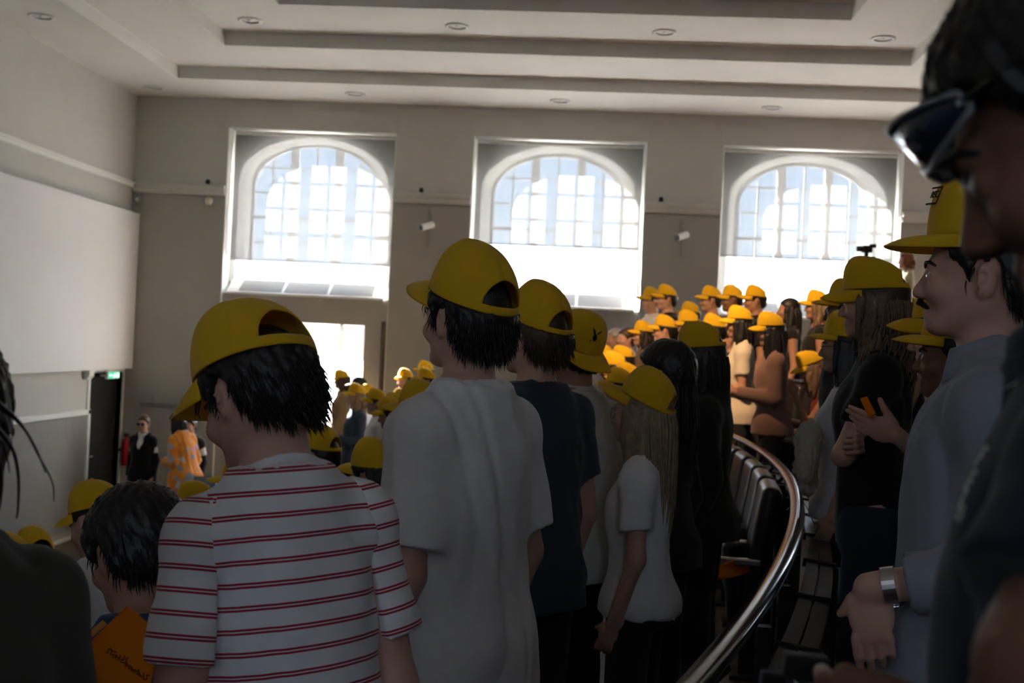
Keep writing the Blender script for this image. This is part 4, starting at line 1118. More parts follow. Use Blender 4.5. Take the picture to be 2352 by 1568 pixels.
PEOPLE = []
def add(u, v, Y, label, yaw=90, fem=False, cap='peaked', captilt=4, capyaw=0, caproll=0, capsize=1.0, hair=('black', 'short'), long=None, shirt=('white_tee', (.74, .74, .75)), sk={}, pants=('dark_trousers', (.016, .016, .02)),
        skin_='mid', head=(0, 0, 0), lean=0, side=0, twist=0, arms=('down', 'down'), group=None, strands=0, wide=1.0, free=False, floor=None, Hr=(1.58, 1.84), hairkw={}, seat=False, res=None, reach=None, nf=0, faces=None, capmat=None, lift=0, curl=.5):
    best = None
    for f in ([1.0] if (free or floor is not None and free) else [1+.01*i*s_ for i in range(0, 13) for s_ in (1, -1)]):
        tgt = onY(u, v, Y*f); H = 1.72; r2 = rz(R_(yaw))
        for _ in range(4):
            p = Person(H=H, fem=fem, lean=lean, side=side, twist=twist, hyaw=head[0], hpitch=head[1], hroll=head[2], armL=arms[0], armR=arms[1], wide=wide, skin=skin_, seat=seat, curl=curl, nf=nf)
            cr = p.crown() + (p.Rh@V3(0, 0, (CAP_H[cap]*capsize+.049+lift-.122) if cap else .012))*1.0
            pos = tgt - r2@cr; fl = tier_z(pos[0], pos[1]) if floor is None else floor
            if seat: break
            H *= (tgt[2]-fl)/cr[2]
        bad = max(0, Hr[0]-H)+max(0, H-Hr[1])
        if best is None or bad < best[0]-1e-6: best = (bad, f, H, pos, fl, p)
        if bad == 0: break
    bad, f, H, pos, fl, p = best
    PEOPLE.append((label[:34], round(H, 2), round(f, 2), round(bad, 2)))
    Hc = H if not seat else 1.68
    p = Person(H=max(1.40, min(2.0, Hc)), fem=fem, lean=lean, side=side, twist=twist, hyaw=head[0], hpitch=head[1], hroll=head[2], armL=arms[0], armR=arms[1], wide=wide, skin=skin_, seat=seat, curl=curl, nf=nf)
    if reach:
        arms = list(arms)
        for i, rc in reach.items():
            R2 = rz(R_(yaw)); rt = V3(pos[0], pos[1], fl if not seat else pos[2])
            loc = lambda q: tuple((p.Rt.T@(R2.T@(onY(*q)-rt)-p.hip))/p.k/np.array([p.w, 1, 1]))
            sh = V3((1 if i else -1)*(.150 if fem else .172), -.010, .462)
            el = (V3(*loc(rc[0]))-sh) if abs(rc[0][0]) > 5 else None
            sd = 1 if i else -1; wv = V3(*loc(rc[1]))
            if el is None: e0 = rc[0]
            else: e0 = (el[0]*sd, el[1], el[2])
            arms[i] = (e0, None, (wv[0]*sd, wv[1], wv[2]), rc[2])
        p = Person(H=max(1.40, min(2.0, Hc)), fem=fem, lean=lean, side=side, twist=twist, hyaw=head[0], hpitch=head[1], hroll=head[2], armL=arms[0], armR=arms[1], wide=wide, skin=skin_, seat=seat, curl=curl, nf=nf)
    root = empty('person', (pos[0], pos[1], fl if not seat else pos[2]), (0, 0, R_(yaw)))
    tag(root, label, 'person', group)
    d = math.hypot(pos[0], pos[1])
    hb, hf, hs_ = (.010, .0055, .0075) if d < 3 else (.012, .007, .010) if d < 5.2 else (.015, .010, .014)
    if res: hb, hf, hs_ = res
    p.body(root, hb, hf)
    if (faces is None and d < 6) or faces: face_parts(p, root, hair[0] if hair else 'black')
    if shirt is None: p.striped_shirt(root, stripe_mat(), .0065)
    if shirt:
        k2 = dict(hem=-.10, sleeve=.62, wr=.006 if d < 6 else 0, seed=int(u) % 4); k2.update(sk)
        p.shirt(root, cloth(*shirt), hs_, **k2)
    if pants: p.trousers(root, cloth(*pants), max(.013, hb))
    p.shoes(root, BLACK)
    if hair: p.hair(root, hair[0], hair[1], h=hf*1.1, lift=lift, captilt=(captilt*(-1 if capyaw == 180 else 1)) if cap else None, seed=int(u) % 50, strands=strands, **hairkw)
    if long: p.long_hair(root, **long)
    if cap: put_cap(root, p.Mh(), cap, captilt, capyaw, caproll, capsize, lift, capmat)
    return root, p

BLK = ('black_tee', (.012, .012, .013)); NAVY = ('navy_cotton', (.038, .052, .072)); WTE = ('white_tee', (.74, .74, .75)); GRY = ('grey_cotton', (.22, .22, .22)); BEI = ('beige_cotton', (.52, .46, .38)); OLV = ('olive_jacket', (.06, .062, .045)); DEN = ('denim_blue', (.05, .075, .12)); BRN = ('brown_knit', (.12, .075, .05))
G_FAR = None
# -- the row directly before the camera
STRIPED = add(540, 702, 1.92, 'person in white t-shirt with double red stripes and yellow cap, looking down', yaw=36, side=-3, head=(20, 20, 3), lean=7, captilt=3, hair=('black', 'full'), shirt=None, skin_='fair', strands=900, cap='deep', capsize=1.08, wide=.86, arms=(((.07, -.02, -.28), (.10, .12, -.50)), 'down'), Hr=(1.6, 1.9))
WHITE_T = add(1088, 560, 2.55, 'tall person in plain white t-shirt and yellow cap seen from behind', yaw=58, head=(-10, -4, 0), wide=1.0, captilt=13, hair=('black', 'full'), skin_='fair', strands=900, cap='deep', capsize=1.04, sk=dict(loose=.006, wr=.009, hem=-.14, sleeve=.80), Hr=(1.6, 1.95))
NAVY_T = add(1238, 648, 3.42, 'person in navy t-shirt with thin necklace and yellow cap', yaw=46, wide=.95, head=(4, -3, 0), captilt=15, hair=('brown', 'full'), shirt=NAVY, skin_='fair', strands=500, cap='deep', Hr=(1.6, 1.95))
BEIGE_P = add(1322, 703, 4.0, 'person in pale collared shirt wearing a yellow cap backwards with black emblem', yaw=44, head=(0, 0, 0), captilt=-30, capyaw=180, hair=('black', 'short'), shirt=('pale_shirt', (.56, .55, .51)), skin_='tan', cap='deep', sk=dict(loose=.01), Hr=(1.6, 1.95))
BLOND = add(1480, 842, 3.8, 'blond person in white t-shirt and glasses and yellow cap with a low back', yaw=72, fem=True, head=(0, 0, 0), captilt=23, hair=('blond', 'sleek'), long=dict(colour='blond', length=.42, n=260, r=.0038), shirt=WTE, sk=dict(wr=.005, hem=-.06), skin_='fair', cap='deep', Hr=(1.38, 1.9))
BIGHAIR = add(1530, 784, 4.5, 'bareheaded person with long black hair and dark jacket behind the blond one', yaw=60, fem=True, cap=None, hair=('black', 'curly'), long=dict(colour='black', length=.42, n=120, width=1.2, thick=1.3), shirt=('charcoal_jacket', (.020, .020, .022)), sk=dict(sleeve=1.9, wr=.005), skin_='tan')
GREENY = add(1597, 738, 5.0, 'person in dark clothes with yellow cap and long dark hair near the seat backs', yaw=78, fem=True, head=(0, 12, 0), hair=('darkbrown', 'sleek'), long=dict(colour='darkbrown', length=.34, n=100), shirt=('dark_green_top', (.020, .024, .020)), sk=dict(sleeve=1.8), skin_='mid', cap='deep')
# -- the row behind the rail, on the right
WAVY = add(2008, 592, 3.75, 'person with long wavy fair hair, black t-shirt and jeans in a yellow cap', yaw=76, fem=True, head=(0, 2, 0), captilt=-3, hair=('brown', 'long'), long=dict(colour='lightbrown', length=.32, n=420, wave=.010, r=.0034, width=1.1, thick=1.2), shirt=BLK, pants=('dark_jeans', (.022, .030, .045)), skin_='fair', arms=(((.05, .10, -.25), None, (-.12, .06, .24), dict(dir=(-1, -.3, .1), curl=.8)),)*2, sk=dict(hem=-.02), cap='peaked', Hr=(1.55, 1.9))
GLASSW = add(1945, 718, 4.85, 'person with glasses, long dark hair and light grey top in yellow cap', yaw=78, fem=True, hair=('black', 'sleek'), long=dict(colour='black', length=.34, n=110), shirt=('pale_grey_top', (.50, .50, .53)), sk=dict(sleeve=.0, neck='wide'), skin_='mid', cap='flat', Hr=(1.5, 1.9))
GLASSD = add(1950, 645, 5.7, 'dark profile with glasses and flat brimmed yellow cap behind the wavy haired person', yaw=76, hair=('black', 'short'), shirt=BLK, skin_='brown', cap='flat', Hr=(1.55, 1.95))
HOLDER = add(2168, 655, 3.32, 'person in black with yellow cap raising a hand with orange card', yaw=74, fem=True, head=(0, 6, 0), hair=('brown', 'sleek'), long=dict(colour='brown', length=.24, n=120), shirt=BLK, skin_='fair', sk=dict(sleeve=.7), cap='round', res=(.009, .006, .009),
             reach={0: ((.05, -.06, -.26), (2062, 1000, 3.0), dict(dir=(-.02, .95, .30), palm=(-.95, -.1, .25), curl=[.10, .22, .40, .5], thumb=(.085, .085, .01)))}, Hr=(1.55, 1.9))
BRAIDS = add(2205, 690, 2.95, 'person with thin dark braids and yellow cap half hidden behind the moustached man', yaw=73, fem=True, hair=('black', 'sleek'), shirt=('grey_stripe_top', (.10, .10, .105)), skin_='brown', cap='flat', Hr=(1.5, 1.9))
MOUST = add(2272, 415, 2.15, 'moustached person in pale blue-grey shirt with rolled sleeves and watch, yellow cap', yaw=72, lift=.024, head=(0, -2, 0), captilt=-2, hair=('black', 'short'), shirt=('blue_grey_linen', (.24, .26, .31)), sk=dict(sleeve=1.70, wr=.007, hem=-.16, loose=.02, neck='v', vneck=.09), skin_='fair', strands=150, cap='flat', Hr=(1.55, 1.95),
            reach={0: ((.05, -.05, -.27), (1996, 1350, 2.0), dict(dir=(.0, -.12, -1), palm=(-.95, .0, 0), curl=[.35, .4, .45, .5]))})
PROF = add(2338, 388, 2.58, 'person in yellow cap of which only the brim shows above the moustached one', yaw=72, captilt=-6, hair=('black', 'short'), shirt=BLK, skin_='brown', cap='flat', Hr=(1.5, 2.0))
NEARM = add(2334, -102, .80, 'large near person in navy polo shirt with sunglasses, looking down, at the right edge', yaw=63, lean=3, nf=-.055, wide=.95, cap=None, head=(2, 25, 0), hair=('black', 'full'), shirt=('navy_polo', (.012, .017, .032)), skin_='brown', res=(.009, .0042, .007), sk=dict(wr=.004, sleeve=.72), Hr=(1.5, 2.0), strands=0,
            reach={0: ((2440, 1500, .585), (2262, 1762, .80), dict(dir=(.05, 1, .12), palm=(-1, 0, -.1), curl=[.6, .6, .6, .6], thumb=(.040, .105, .01)))})
# -- lower rows on the left
OLIVE = add(-205, 730, 1.30, 'person in olive jacket with loose curly dark hair at the lower left corner', yaw=60, cap=None, hair=('darkbrown', 'curly'), shirt=OLV, sk=dict(sleeve=1.95, wr=.004, loose=.02), skin_='mid', wide=1.1, Hr=(1.5, 1.95))
DARKH = add(292, 1122, 2.5, 'bareheaded person with short black hair and blue t-shirt in the row below', yaw=42, cap=None, head=(10, 14, 0), lean=8, hair=('black', 'full'), shirt=('blue_tee', (.02, .05, .12)), skin_='tan', strands=300, Hr=(1.5, 1.9), hairkw=dict(puff=.006))
EARM = add(204, 1093, 4.1, 'person in white t-shirt and creased yellow cap left of the black haired one', yaw=50, head=(22, 24, 6), hair=('darkbrown', 'buzz'), skin_='mid', cap='deep', captilt=6, Hr=(1.5, 1.9))
LOWA = add(74, 1208, 5.4, 'person in yellow cap with open back gap low in front of the ribbed panel', yaw=40, head=(10, 8, 0), hair=('darkbrown', 'short'), shirt=GRY, skin_='mid', cap='deep', Hr=(1.5, 1.9))
LOWB = add(12, 1224, 3.9, 'person in yellow cap cut by the left edge above the olive shoulder', yaw=60, hair=('black', 'short'), shirt=BLK, skin_='mid', cap='deep', Hr=(1.45, 1.9))
LOWC = add(441, 1104, 6.3, 'person in round yellow cap low before the orange costume', yaw=105, head=(0, 10, 0), hair=('black', 'short'), shirt=NAVY, skin_='mid', cap='round', Hr=(1.5, 1.9))
LOWD = add(556, 1052, 5.5, 'person in yellow cap half hidden behind the striped shoulder', yaw=95, hair=('black', 'short'), shirt=BLK, skin_='mid', cap='flat', Hr=(1.5, 1.9))
MIDA = add(855, 1004, 4.4, 'dark haired person in yellow cap between the striped and the plain white t-shirt', yaw=64, fem=True, head=(0, 4, 0), hair=('black', 'full'), shirt=BLK, skin_='tan', cap='deep', Hr=(1.5, 1.9))
MIDB = add(966, 872, 5.0, 'person with long dark hair in yellow cap above the white t-shirt shoulder', yaw=80, fem=True, hair=('black', 'sleek'), long=dict(colour='black', length=.3, n=100), shirt=BLK, skin_='tan', cap='deep', Hr=(1.5, 1.9))
MIDC = add(735, 972, 5.4, 'person in yellow cap just behind the neck of the striped one', yaw=70, hair=('darkbrown', 'short'), shirt=BRN, skin_='mid', cap='deep', Hr=(1.5, 1.9))
# -- far left by the low window
FAR = dict(res=(.016, .011, .015))
add(786, 849, 13.8, 'person in fur coat and crumpled yellow cap before the low window', yaw=100, fem=True, hair=('brown', 'full'), long=dict(colour='brown', length=.2, n=60, r=.007), shirt=('brown_fur', (.28, .19, .10)), sk=dict(sleeve=1.95, loose=.03), skin_='brown', cap='flat', captilt=-8, **FAR)
add(825, 865, 14.0, 'person in dark cap before the low window', yaw=110, hair=('black', 'short'), shirt=BLK, skin_='mid', cap='round', capmat=cloth('dark_cap', (.02, .022, .028)), **FAR)
DENIM = add(819, 881, 12.3, 'long haired blond person in denim jacket and yellow cap holding orange paper', yaw=120, fem=True, hair=('blond', 'sleek'), long=dict(colour='blond', length=.36, n=80, r=.006), shirt=DEN, sk=dict(sleeve=1.95), skin_='fair', arms=('hold', 'hold'), **FAR)
add(846, 883, 14.75, 'person in yellow cap right behind the denim jacket', yaw=112, hair=('darkbrown', 'short'), shirt=WTE, skin_='mid', **FAR)
add(866, 893, 11.6, 'person in white long sleeve and yellow cap beside the denim jacket', yaw=104, hair=('darkbrown', 'full'), shirt=('white_long_sleeve', (.70, .70, .72)), sk=dict(sleeve=1.9), skin_='mid', **FAR)
add(890, 912, 9.6, 'dark haired person in yellow cap with brim toward the white long sleeve', yaw=96, head=(0, 12, 0), hair=('black', 'full'), shirt=NAVY, skin_='mid', **FAR)
add(908, 903, 10.6, 'yellow capped person wedged before the dark haired cap by the wall', yaw=100, hair=('black', 'short'), shirt=BLK, skin_='mid', **FAR)
add(922, 893, 12.6, 'yellow capped person farthest in the knot of caps left of the white t-shirt', yaw=100, hair=('black', 'short'), shirt=GRY, skin_='mid', **FAR)
add(931, 847, 14.2, 'person with long brown hair facing us in yellow cap before the plain wall', yaw=150, fem=True, hair=('brown', 'sleek'), long=dict(colour='brown', length=.28, n=60, r=.007), shirt=BRN, skin_='fair', **FAR)
add(978, 829, 14.9, 'person in yellow cap seen just left of the white t-shirt wearer, upper of two', yaw=110, hair=('black', 'short'), shirt=BLK, skin_='mid', **FAR)
add(979, 846, 13.0, 'person in yellow cap seen just left of the white t-shirt wearer, lower of two', yaw=112, hair=('black', 'full'), shirt=BLK, skin_='mid', **FAR)
add(1012, 866, 12.0, 'grey haired person behind the cheek of the white t-shirt wearer', yaw=110, cap=None, hair=('grey', 'full'), shirt=GRY, skin_='fair', **FAR)
# -- far right under the second and third windows
add(1497, 661, 13.5, 'person in white t-shirt and yellow cap below the second window', yaw=112, hair=('brown', 'short'), shirt=WTE, skin_='fair', Hr=(1.6, 2.02), **FAR)
add(1531, 658, 12.3, 'person in black t-shirt and yellow cap beside the white t-shirt below the second window', yaw=104, hair=('black', 'full'), shirt=BLK, skin_='fair', Hr=(1.6, 1.95), **FAR)
add(1634, 658, 12.6, 'person in black shirt and yellow cap under the wall camera', yaw=92, hair=('black', 'short'), shirt=BLK, skin_='mid', Hr=(1.6, 1.95), **FAR)
add(1683, 656, 12.15, 'brown skinned person in yellow cap at the left edge of the third window', yaw=90, hair=('black', 'buzz'), shirt=BLK, skin_='brown', Hr=(1.6, 1.95), **FAR)
add(1735, 656, 11.7, 'person in black shirt and yellow cap before the third window', yaw=92, hair=('black', 'short'), shirt=BLK, skin_='tan', Hr=(1.6, 1.95), **FAR)
add(1813, 681, 10.9, 'bareheaded person with smooth long dark hair before the third window', yaw=88, fem=True, cap=None, hair=('black', 'sleek'), long=dict(colour='black', length=.3, n=60, r=.006), shirt=BLK, skin_='tan', sk=dict(sleeve=.0, neck='wide'), **FAR)
add(1878, 667, 10.4, 'person with wavy fair hair, bare arm and creased yellow cap before the third window', yaw=86, fem=True, hair=('lightbrown', 'long'), long=dict(colour='lightbrown', length=.26, n=90, wave=.014, r=.007), shirt=BLK, skin_='tan', sk=dict(sleeve=.0, neck='wide'), cap='peaked', **FAR)
add(1908, 684, 11.6, 'grey haired person partly hidden behind the creased yellow cap', yaw=84, fem=True, cap=None, hair=('grey', 'full'), shirt=GRY, skin_='fair', **FAR)
add(1579, 713, 11.55, 'front one of two overlapping yellow capped people amid the far crowd', yaw=84, hair=('black', 'short'), shirt=BLK, skin_='mid', head=(0, 6, 0), **FAR)
add(1586, 694, 13.1, 'rear one of two overlapping yellow capped people amid the far crowd', yaw=80, hair=('black', 'short'), shirt=GRY, skin_='mid', **FAR)
add(1528, 724, 11.0, 'person in white top and yellow cap right of the second window ledge', yaw=84, hair=('black', 'full'), shirt=WTE, skin_='mid', **FAR)
add(1478, 737, 11.6, 'dark haired person with yellow cap under the corner of the second window', yaw=100, fem=True, hair=('darkbrown', 'full'), long=dict(colour='darkbrown', length=.2, n=50, r=.007), shirt=BRN, skin_='mid', **FAR)
add(1440, 751, 12.0, 'bareheaded brown haired person under the second window', yaw=116, fem=True, cap=None, hair=('brown', 'full'), shirt=BEI, skin_='fair', **FAR)
add(1414, 752, 12.9, 'bareheaded grey haired person under the second window', yaw=100, cap=None, hair=('grey', 'short'), shirt=GRY, skin_='mid', **FAR)
add(1640, 722, 10.6, 'person in navy top and yellow cap before the black shirt under the wall camera', yaw=84, hair=('black', 'full'), shirt=NAVY, skin_='brown', **FAR)
PHONE = add(1676, 742, 11.2, 'person with pink phone and yellow cap behind the pale t-shirt', yaw=92, hair=('black', 'short'), shirt=BLK, skin_='mid', arms=('chin', 'down'), **FAR)
PALE = add(1697, 703, 9.4, 'person with dark hair, pale beige t-shirt and yellow cap', yaw=86, fem=True, hair=('black', 'sleek'), long=dict(colour='black', length=.24, n=60, r=.006), shirt=BEI, skin_='tan', head=(0, 4, 0), arms=('hold', 'hold'), **FAR)
RIBBED = add(1766, 717, 8.7, 'person with very long black hair, ribbed pinkish brown sleeves and yellow cap', yaw=84, fem=True, hair=('black', 'sleek'), long=dict(colour='black', length=.46, n=90, r=.007, width=1.2), shirt=('rose_brown_knit', (.24, .14, .11)), sk=dict(sleeve=1.9), skin_='tan', head=(0, 8, 0), arms=('hold', 'hold'), **FAR)
add(1428, 794, 10.8, 'person in beige and yellow cap left of the big black hair', yaw=84, hair=('black', 'short'), shirt=BEI, skin_='mid', head=(0, 8, 0), **FAR)
add(1408, 808, 10.0, 'dark skinned person in black and yellow cap left of the big black hair', yaw=84, hair=('black', 'full'), shirt=BLK, skin_='brown', head=(0, 6, 0), **FAR)
add(1386, 790, 11.4, 'dark haired person with yellow cap peeping past the backwards cap', yaw=90, hair=('black', 'full'), shirt=NAVY, skin_='mid', **FAR)
add(1441, 834, 9.4, 'person in white and yellow cap just above the cap of the blond one', yaw=84, hair=('black', 'short'), shirt=WTE, skin_='mid', **FAR)
add(1424, 846, 8.4, 'person in black and yellow cap just above the brim of the blond one', yaw=84, hair=('black', 'short'), shirt=BLK, skin_='mid', **FAR)
add(2084, 680, 8.6, 'sunlit yellow cap seen between the wavy haired person and the moustached one', yaw=88, hair=('brown', 'short'), shirt=BLK, skin_='tan', **FAR)
add(2082, 577, 14.6, 'person with tied back reddish hair and cream top standing high by the wall', yaw=86, fem=True, cap=None, hair=('red', 'pony'), long=dict(colour='red', length=.12, n=30, r=.008, width=.5), shirt=('cream_top', (.62, .55, .38)), skin_='fair', floor=2.72, Hr=(1.4, 2.0), **FAR)
# -- on the stage floor at the far left corner
def blazer(root, p, name, m, h=.012):
    o, V, Q = p.shirt(root, m, h, hem=-.13, sleeve=1.93, name=name, off=.012, vneck=.19, neck='v', loose=.012); return o
SUIT = add(331, 951, 15.0, 'person in black suit, white shirt and dark sunglasses by the doorway', yaw=176, fem=True, cap=None, hair=('brown', 'sleek'), shirt=('white_shirt', (.72, .72, .72)), skin_='mid', floor=0.0, Hr=(1.5, 1.9), res=(.014, .009, .012))
blazer(*SUIT, 'blazer', cloth('black_suit', (.008, .008, .009)))
SUIT2 = add(437, 955, 15.1, 'person in dark suit standing between the coat hooks and the striped one', yaw=170, cap=None, hair=('black', 'short'), shirt=('white_shirt', (.72, .72, .72)), skin_='mid', floor=0.0, Hr=(1.5, 1.9), res=(.014, .009, .012))
blazer(*SUIT2, 'blazer', cloth('charcoal_suit', (.018, .021, .024)))
# ---------------------------------------------------------------- seats, rails and things carried
LEATHER = mat('black_leatherette', (.014, .014, .016), .32, spec=.5, noise=.15, nscale=30, bump=.1, bscale=200)
RAILM = mat('lacquered_rail', (.016, .016, .018), .17, spec=1.0, noise=.08, nscale=60, bump=.04, bscale=300)
def curve_off(Y, off):
    """point on the rail curve shifted sideways by off (towards +X), with tangent"""
    e = .01; dx = (x_rail(Y+e)-x_rail(Y-e))/(2*e); n = math.hypot(1, dx)
    return x_rail(Y)+off/n, Y-off*dx/n, dx/n, 1/n
def rail(name, y0, y1, off, z, lab, n=60, posts=True):
    r = empty(name, (curve_off(y0, off)[0], y0, z)); tag(r, lab, 'rail'); o = Vector(r.location)
    pts = [Vector((*curve_off(y, off)[:2], z))-o for y in np.linspace(y0, y1, n)]
    m = MB(); rp = []
    for i, p in enumerate(pts):
        t = (pts[min(i+1, n-1)]-pts[max(0, i-1)]).normalized(); s_ = Vector((t.y, -t.x, 0))
        rp.append([p+s_*(.029*math.cos(a))+Vector((0, 0, .020*math.sin(a))) for a in np.linspace(0, 2*math.pi, 17)[:-1]])
    for q in rp: m.v += [tuple(x) for x in q]
    m.f = [(i*16+k, i*16+(k+1) % 16, (i+1)*16+(k+1) % 16, (i+1)*16+k) for i in range(n-1) for k in range(16)] + [tuple(range(16)), tuple((n-1)*16+k for k in range(16))]
    m.build('handrail_tube', RAILM, r, smooth=True)
    for y in np.arange(y0+.3, y1-.1, .55):
        x, yy, tx, ty = curve_off(y, off); b = MB(); c = Vector((x, yy, z))-o
        b.tube([c-Vector((0, 0, .015)), c-Vector((0, 0, .05)), c-Vector((.03*ty, -.03*tx, .085))], .010, 8); b.build('bracket', BLACK, r, smooth=True)
        if posts: MB().box(c.x-.018, c.x+.018, c.y-.018, c.y+.018, -.0+tier_z(x-.08, yy)-z+.001, -.085).build('post', BLACK, r)
    return r
rail('seat_back_rail', 1.55, 9.0, 0, 2.20, 'curved dark polished handrail along the seat backs in front of the right row')
rail('seat_back_rail', 9.2, 10.9, 1.0, 2.60, 'far piece of handrail with bright glints behind the seated person in dark red', posts=False)
# seats of the near row: padded back, folded seat, arm, foot
def seat(x, y, z, ang, lab, group, first=None):
    if first is None:
        r = empty('auditorium_seat', (x, y, z), (0, 0, ang)); tag(r, lab, 'seat', group)
        b = bmesh.new()
        def pad(w, d, h, c, rot, name, par):
            bm = bmesh.new(); bmesh.ops.create_cube(bm, size=1)
            for v in bm.verts: v.co = Vector((v.co.x*w, v.co.y*d, v.co.z*h))
            bmesh.ops.bevel(bm, geom=list(bm.edges), offset=min(w, d, h)*.42, segments=5, profile=.5, affect='EDGES')
            bm.transform(Matrix.Translation(c) @ Matrix.Rotation(rot, 4, 'X')); me = bpy.data.meshes.new(name); bm.to_mesh(me); bm.free()
            for p in me.polygons: p.use_smooth = True
            return link(name, me, LEATHER, par)
        pad(.47, .105, .64, Vector((0, -.015, .66)), R_(9), 'backrest', r)
        MB().box(-.245, .245, -.075, -.050, .30, .86).build('back_shell', BLACK, r, bevel=.008)
        pad(.46, .075, .40, Vector((0, .11, .50)), R_(-6), 'seat', r)
        for s_ in (-1, 1): MB().box(s_*.262-.018, s_*.262+.018, -.02, .22, .60, .635).build('armrest', STEEL, r, bevel=.008)
        MB().box(-.03, .03, -.06, .06, .0, .40).build('pedestal', BLACK, r, bevel=.006)
        MB().box(-.09, .09, -.10, .10, .0, .02).build('foot_plate', BLACK, r)
        return r
    r = first.copy(); COL.objects.link(r); r.location = (x, y, z); r.rotation_euler = (0, 0, ang); r['label'] = lab; r['group'] = group
    for ch in first.children:
        c = ch.copy(); COL.objects.link(c); c.parent = r
    return r
S0_ = None; ordl = ['first', 'second', 'third', 'fourth', 'fifth', 'sixth', 'seventh', 'eighth', 'ninth', 'tenth', 'eleventh', 'twelfth', 'thirteenth']
yy = 8.55; i = 0
while yy > 5.7:
    x, y, tx, ty = curve_off(yy, -.15); ang = math.atan2(ty, tx)
    q = seat(x, y, Z_A, ang, 'black padded seat back under the curved rail, %s from its far end' % ordl[i], 'seats along the curved rail', S0_)
    S0_ = S0_ or q; yy -= .56*ty; i += 1
for j, yy in enumerate((9.5, 10.1)):
    x, y, tx, ty = curve_off(yy, .86)
    seat(x, y, tier_z(x, y), math.atan2(ty, tx), 'black seat behind the seated person in dark red, %s from the windows' % ['second', 'first'][j], 'seats at the far handrail', S0_)
# writing ledge behind the rail
lg = empty('writing_ledge', (x_rail(1.6), 1.6, 2.05)); tag(lg, 'dark jointed writing ledge running behind the curved handrail', 'ledge'); o_ = Vector(lg.location)
LEDGE = mat('dark_ledge_laminate', (.020, .020, .021), .38, spec=.5, noise=.1, nscale=20)
ys_ = np.arange(1.7, 8.6, .62)
for a, b in zip(ys_[:-1], ys_[1:]):
    for f0, f1 in ((.042, .084), (.090, .135)):
        m = MB(); P = []
        for y in np.linspace(a+.012, b-.012, 6):
            for f in (f0, f1): P.append(Vector((*curve_off(y, f)[:2], 2.075-(f-.045)*.12))-o_)
        n = 6; vs = P+[p-Vector((0, 0, .022)) for p in P]
        fs = [(2*i, 2*i+1, 2*i+3, 2*i+2) for i in range(n-1)] + [(12+2*i, 12+2*i+2, 12+2*i+3, 12+2*i+1) for i in range(n-1)] + [(2*i, 2*i+2, 12+2*i+2, 12+2*i) for i in range(n-1)] + [(2*i+1, 12+2*i+1, 12+2*i+3, 2*i+3) for i in range(n-1)] + [(0, 12, 13, 1), (10, 11, 23, 22)]
        m.add(vs, fs).build('board', LEDGE, lg)
    c0 = Vector((*curve_off(a, .03)[:2], 2.07))-o_; c1 = Vector((*curve_off(a, .145)[:2], 2.06))-o_
    MB().tube([c0, c1], .016, 8).build('joint_bar', BLACK, lg, smooth=True)
    MB().tube([c1, c1+Vector((0, 0, -.62))], .014, 8).build('strut', BLACK, lg, smooth=True)

# ---- what individual people wear or carry
SILVER = mat('silver_metal', (.62, .62, .64), .22, metal=1, noise=.03); DKLENS = mat('dark_blue_lens', (.010, .020, .045), .08, spec=.8, noise=.1); CLEARF = mat('clear_frame', (.20, .21, .23), .15, spec=.8, noise=.03); LENS = glass_mat('clear_lens', (.95, .95, .95), .08)
BLKF = mat('black_frame', (.012, .012, .012), .3, noise=.1)
r, p = BLOND; glasses(p, r, SILVER, LENS)
r, p = GLASSW; glasses(p, r, BLKF, LENS)
r, p = GLASSD; glasses(p, r, SILVER, LENS)
r, p = SUIT; glasses(p, r, BLKF, DKLENS, name='sunglasses')
for r, p in (SUIT, SUIT2, BEIGE_P): collar(p, r, cloth('white_shirt', (.72, .72, .72)) if (r, p) != BEIGE_P else cloth('pale_shirt', (.56, .55, .51)), open_=.3)
r, p = MOUST
collar(p, r, cloth('blue_grey_linen', (.24, .26, .31)), h=.038, open_=.75, flare=.055)
f = p.field([('u', f_cone(p.hp(sd*.002, .104, -.055), p.hp(sd*.026, .088, -.066), .0062, .0035), .004) for sd in (-1, 1)], .0026, noise=lambda x, y, z: .0006*np.sin(900*x)+.0006*np.sin(700*z))
V, Q = f.verts(); link('moustache', mesh_np('moustache', V, Q), hairm('black', HAIR_COL['black']), r)
S, Eb, W, _ = p.arms[-1]; d = (W-Eb)/np.linalg.norm(W-Eb)
wt = empty('wristwatch'); wt.parent = r
qv = Vector(d).to_track_quat('Z', 'Y'); wt.matrix_local = Matrix.Translation(Vector(W-d*.035)) @ qv.to_matrix().to_4x4()
MB().lathe([(.0300, -.011), (.0325, -.011), (.0325, .011), (.0300, .011), (.0300, -.011)], 28).build('strap', SILVER, wt, smooth=False)
MB().lathe([(0, -.0), (.019, .0), (.0195, .004), (.018, .009), (0, .0095)], 24).build('watch_case', SILVER, wt, smooth=True)
for c in wt.children:
    if c.name.startswith('watch_case'): c.matrix_local = Matrix.Rotation(R_(150), 4, 'Z') @ Matrix.Translation((0, .031, 0)) @ Matrix.Rotation(R_(-90), 4, 'X')
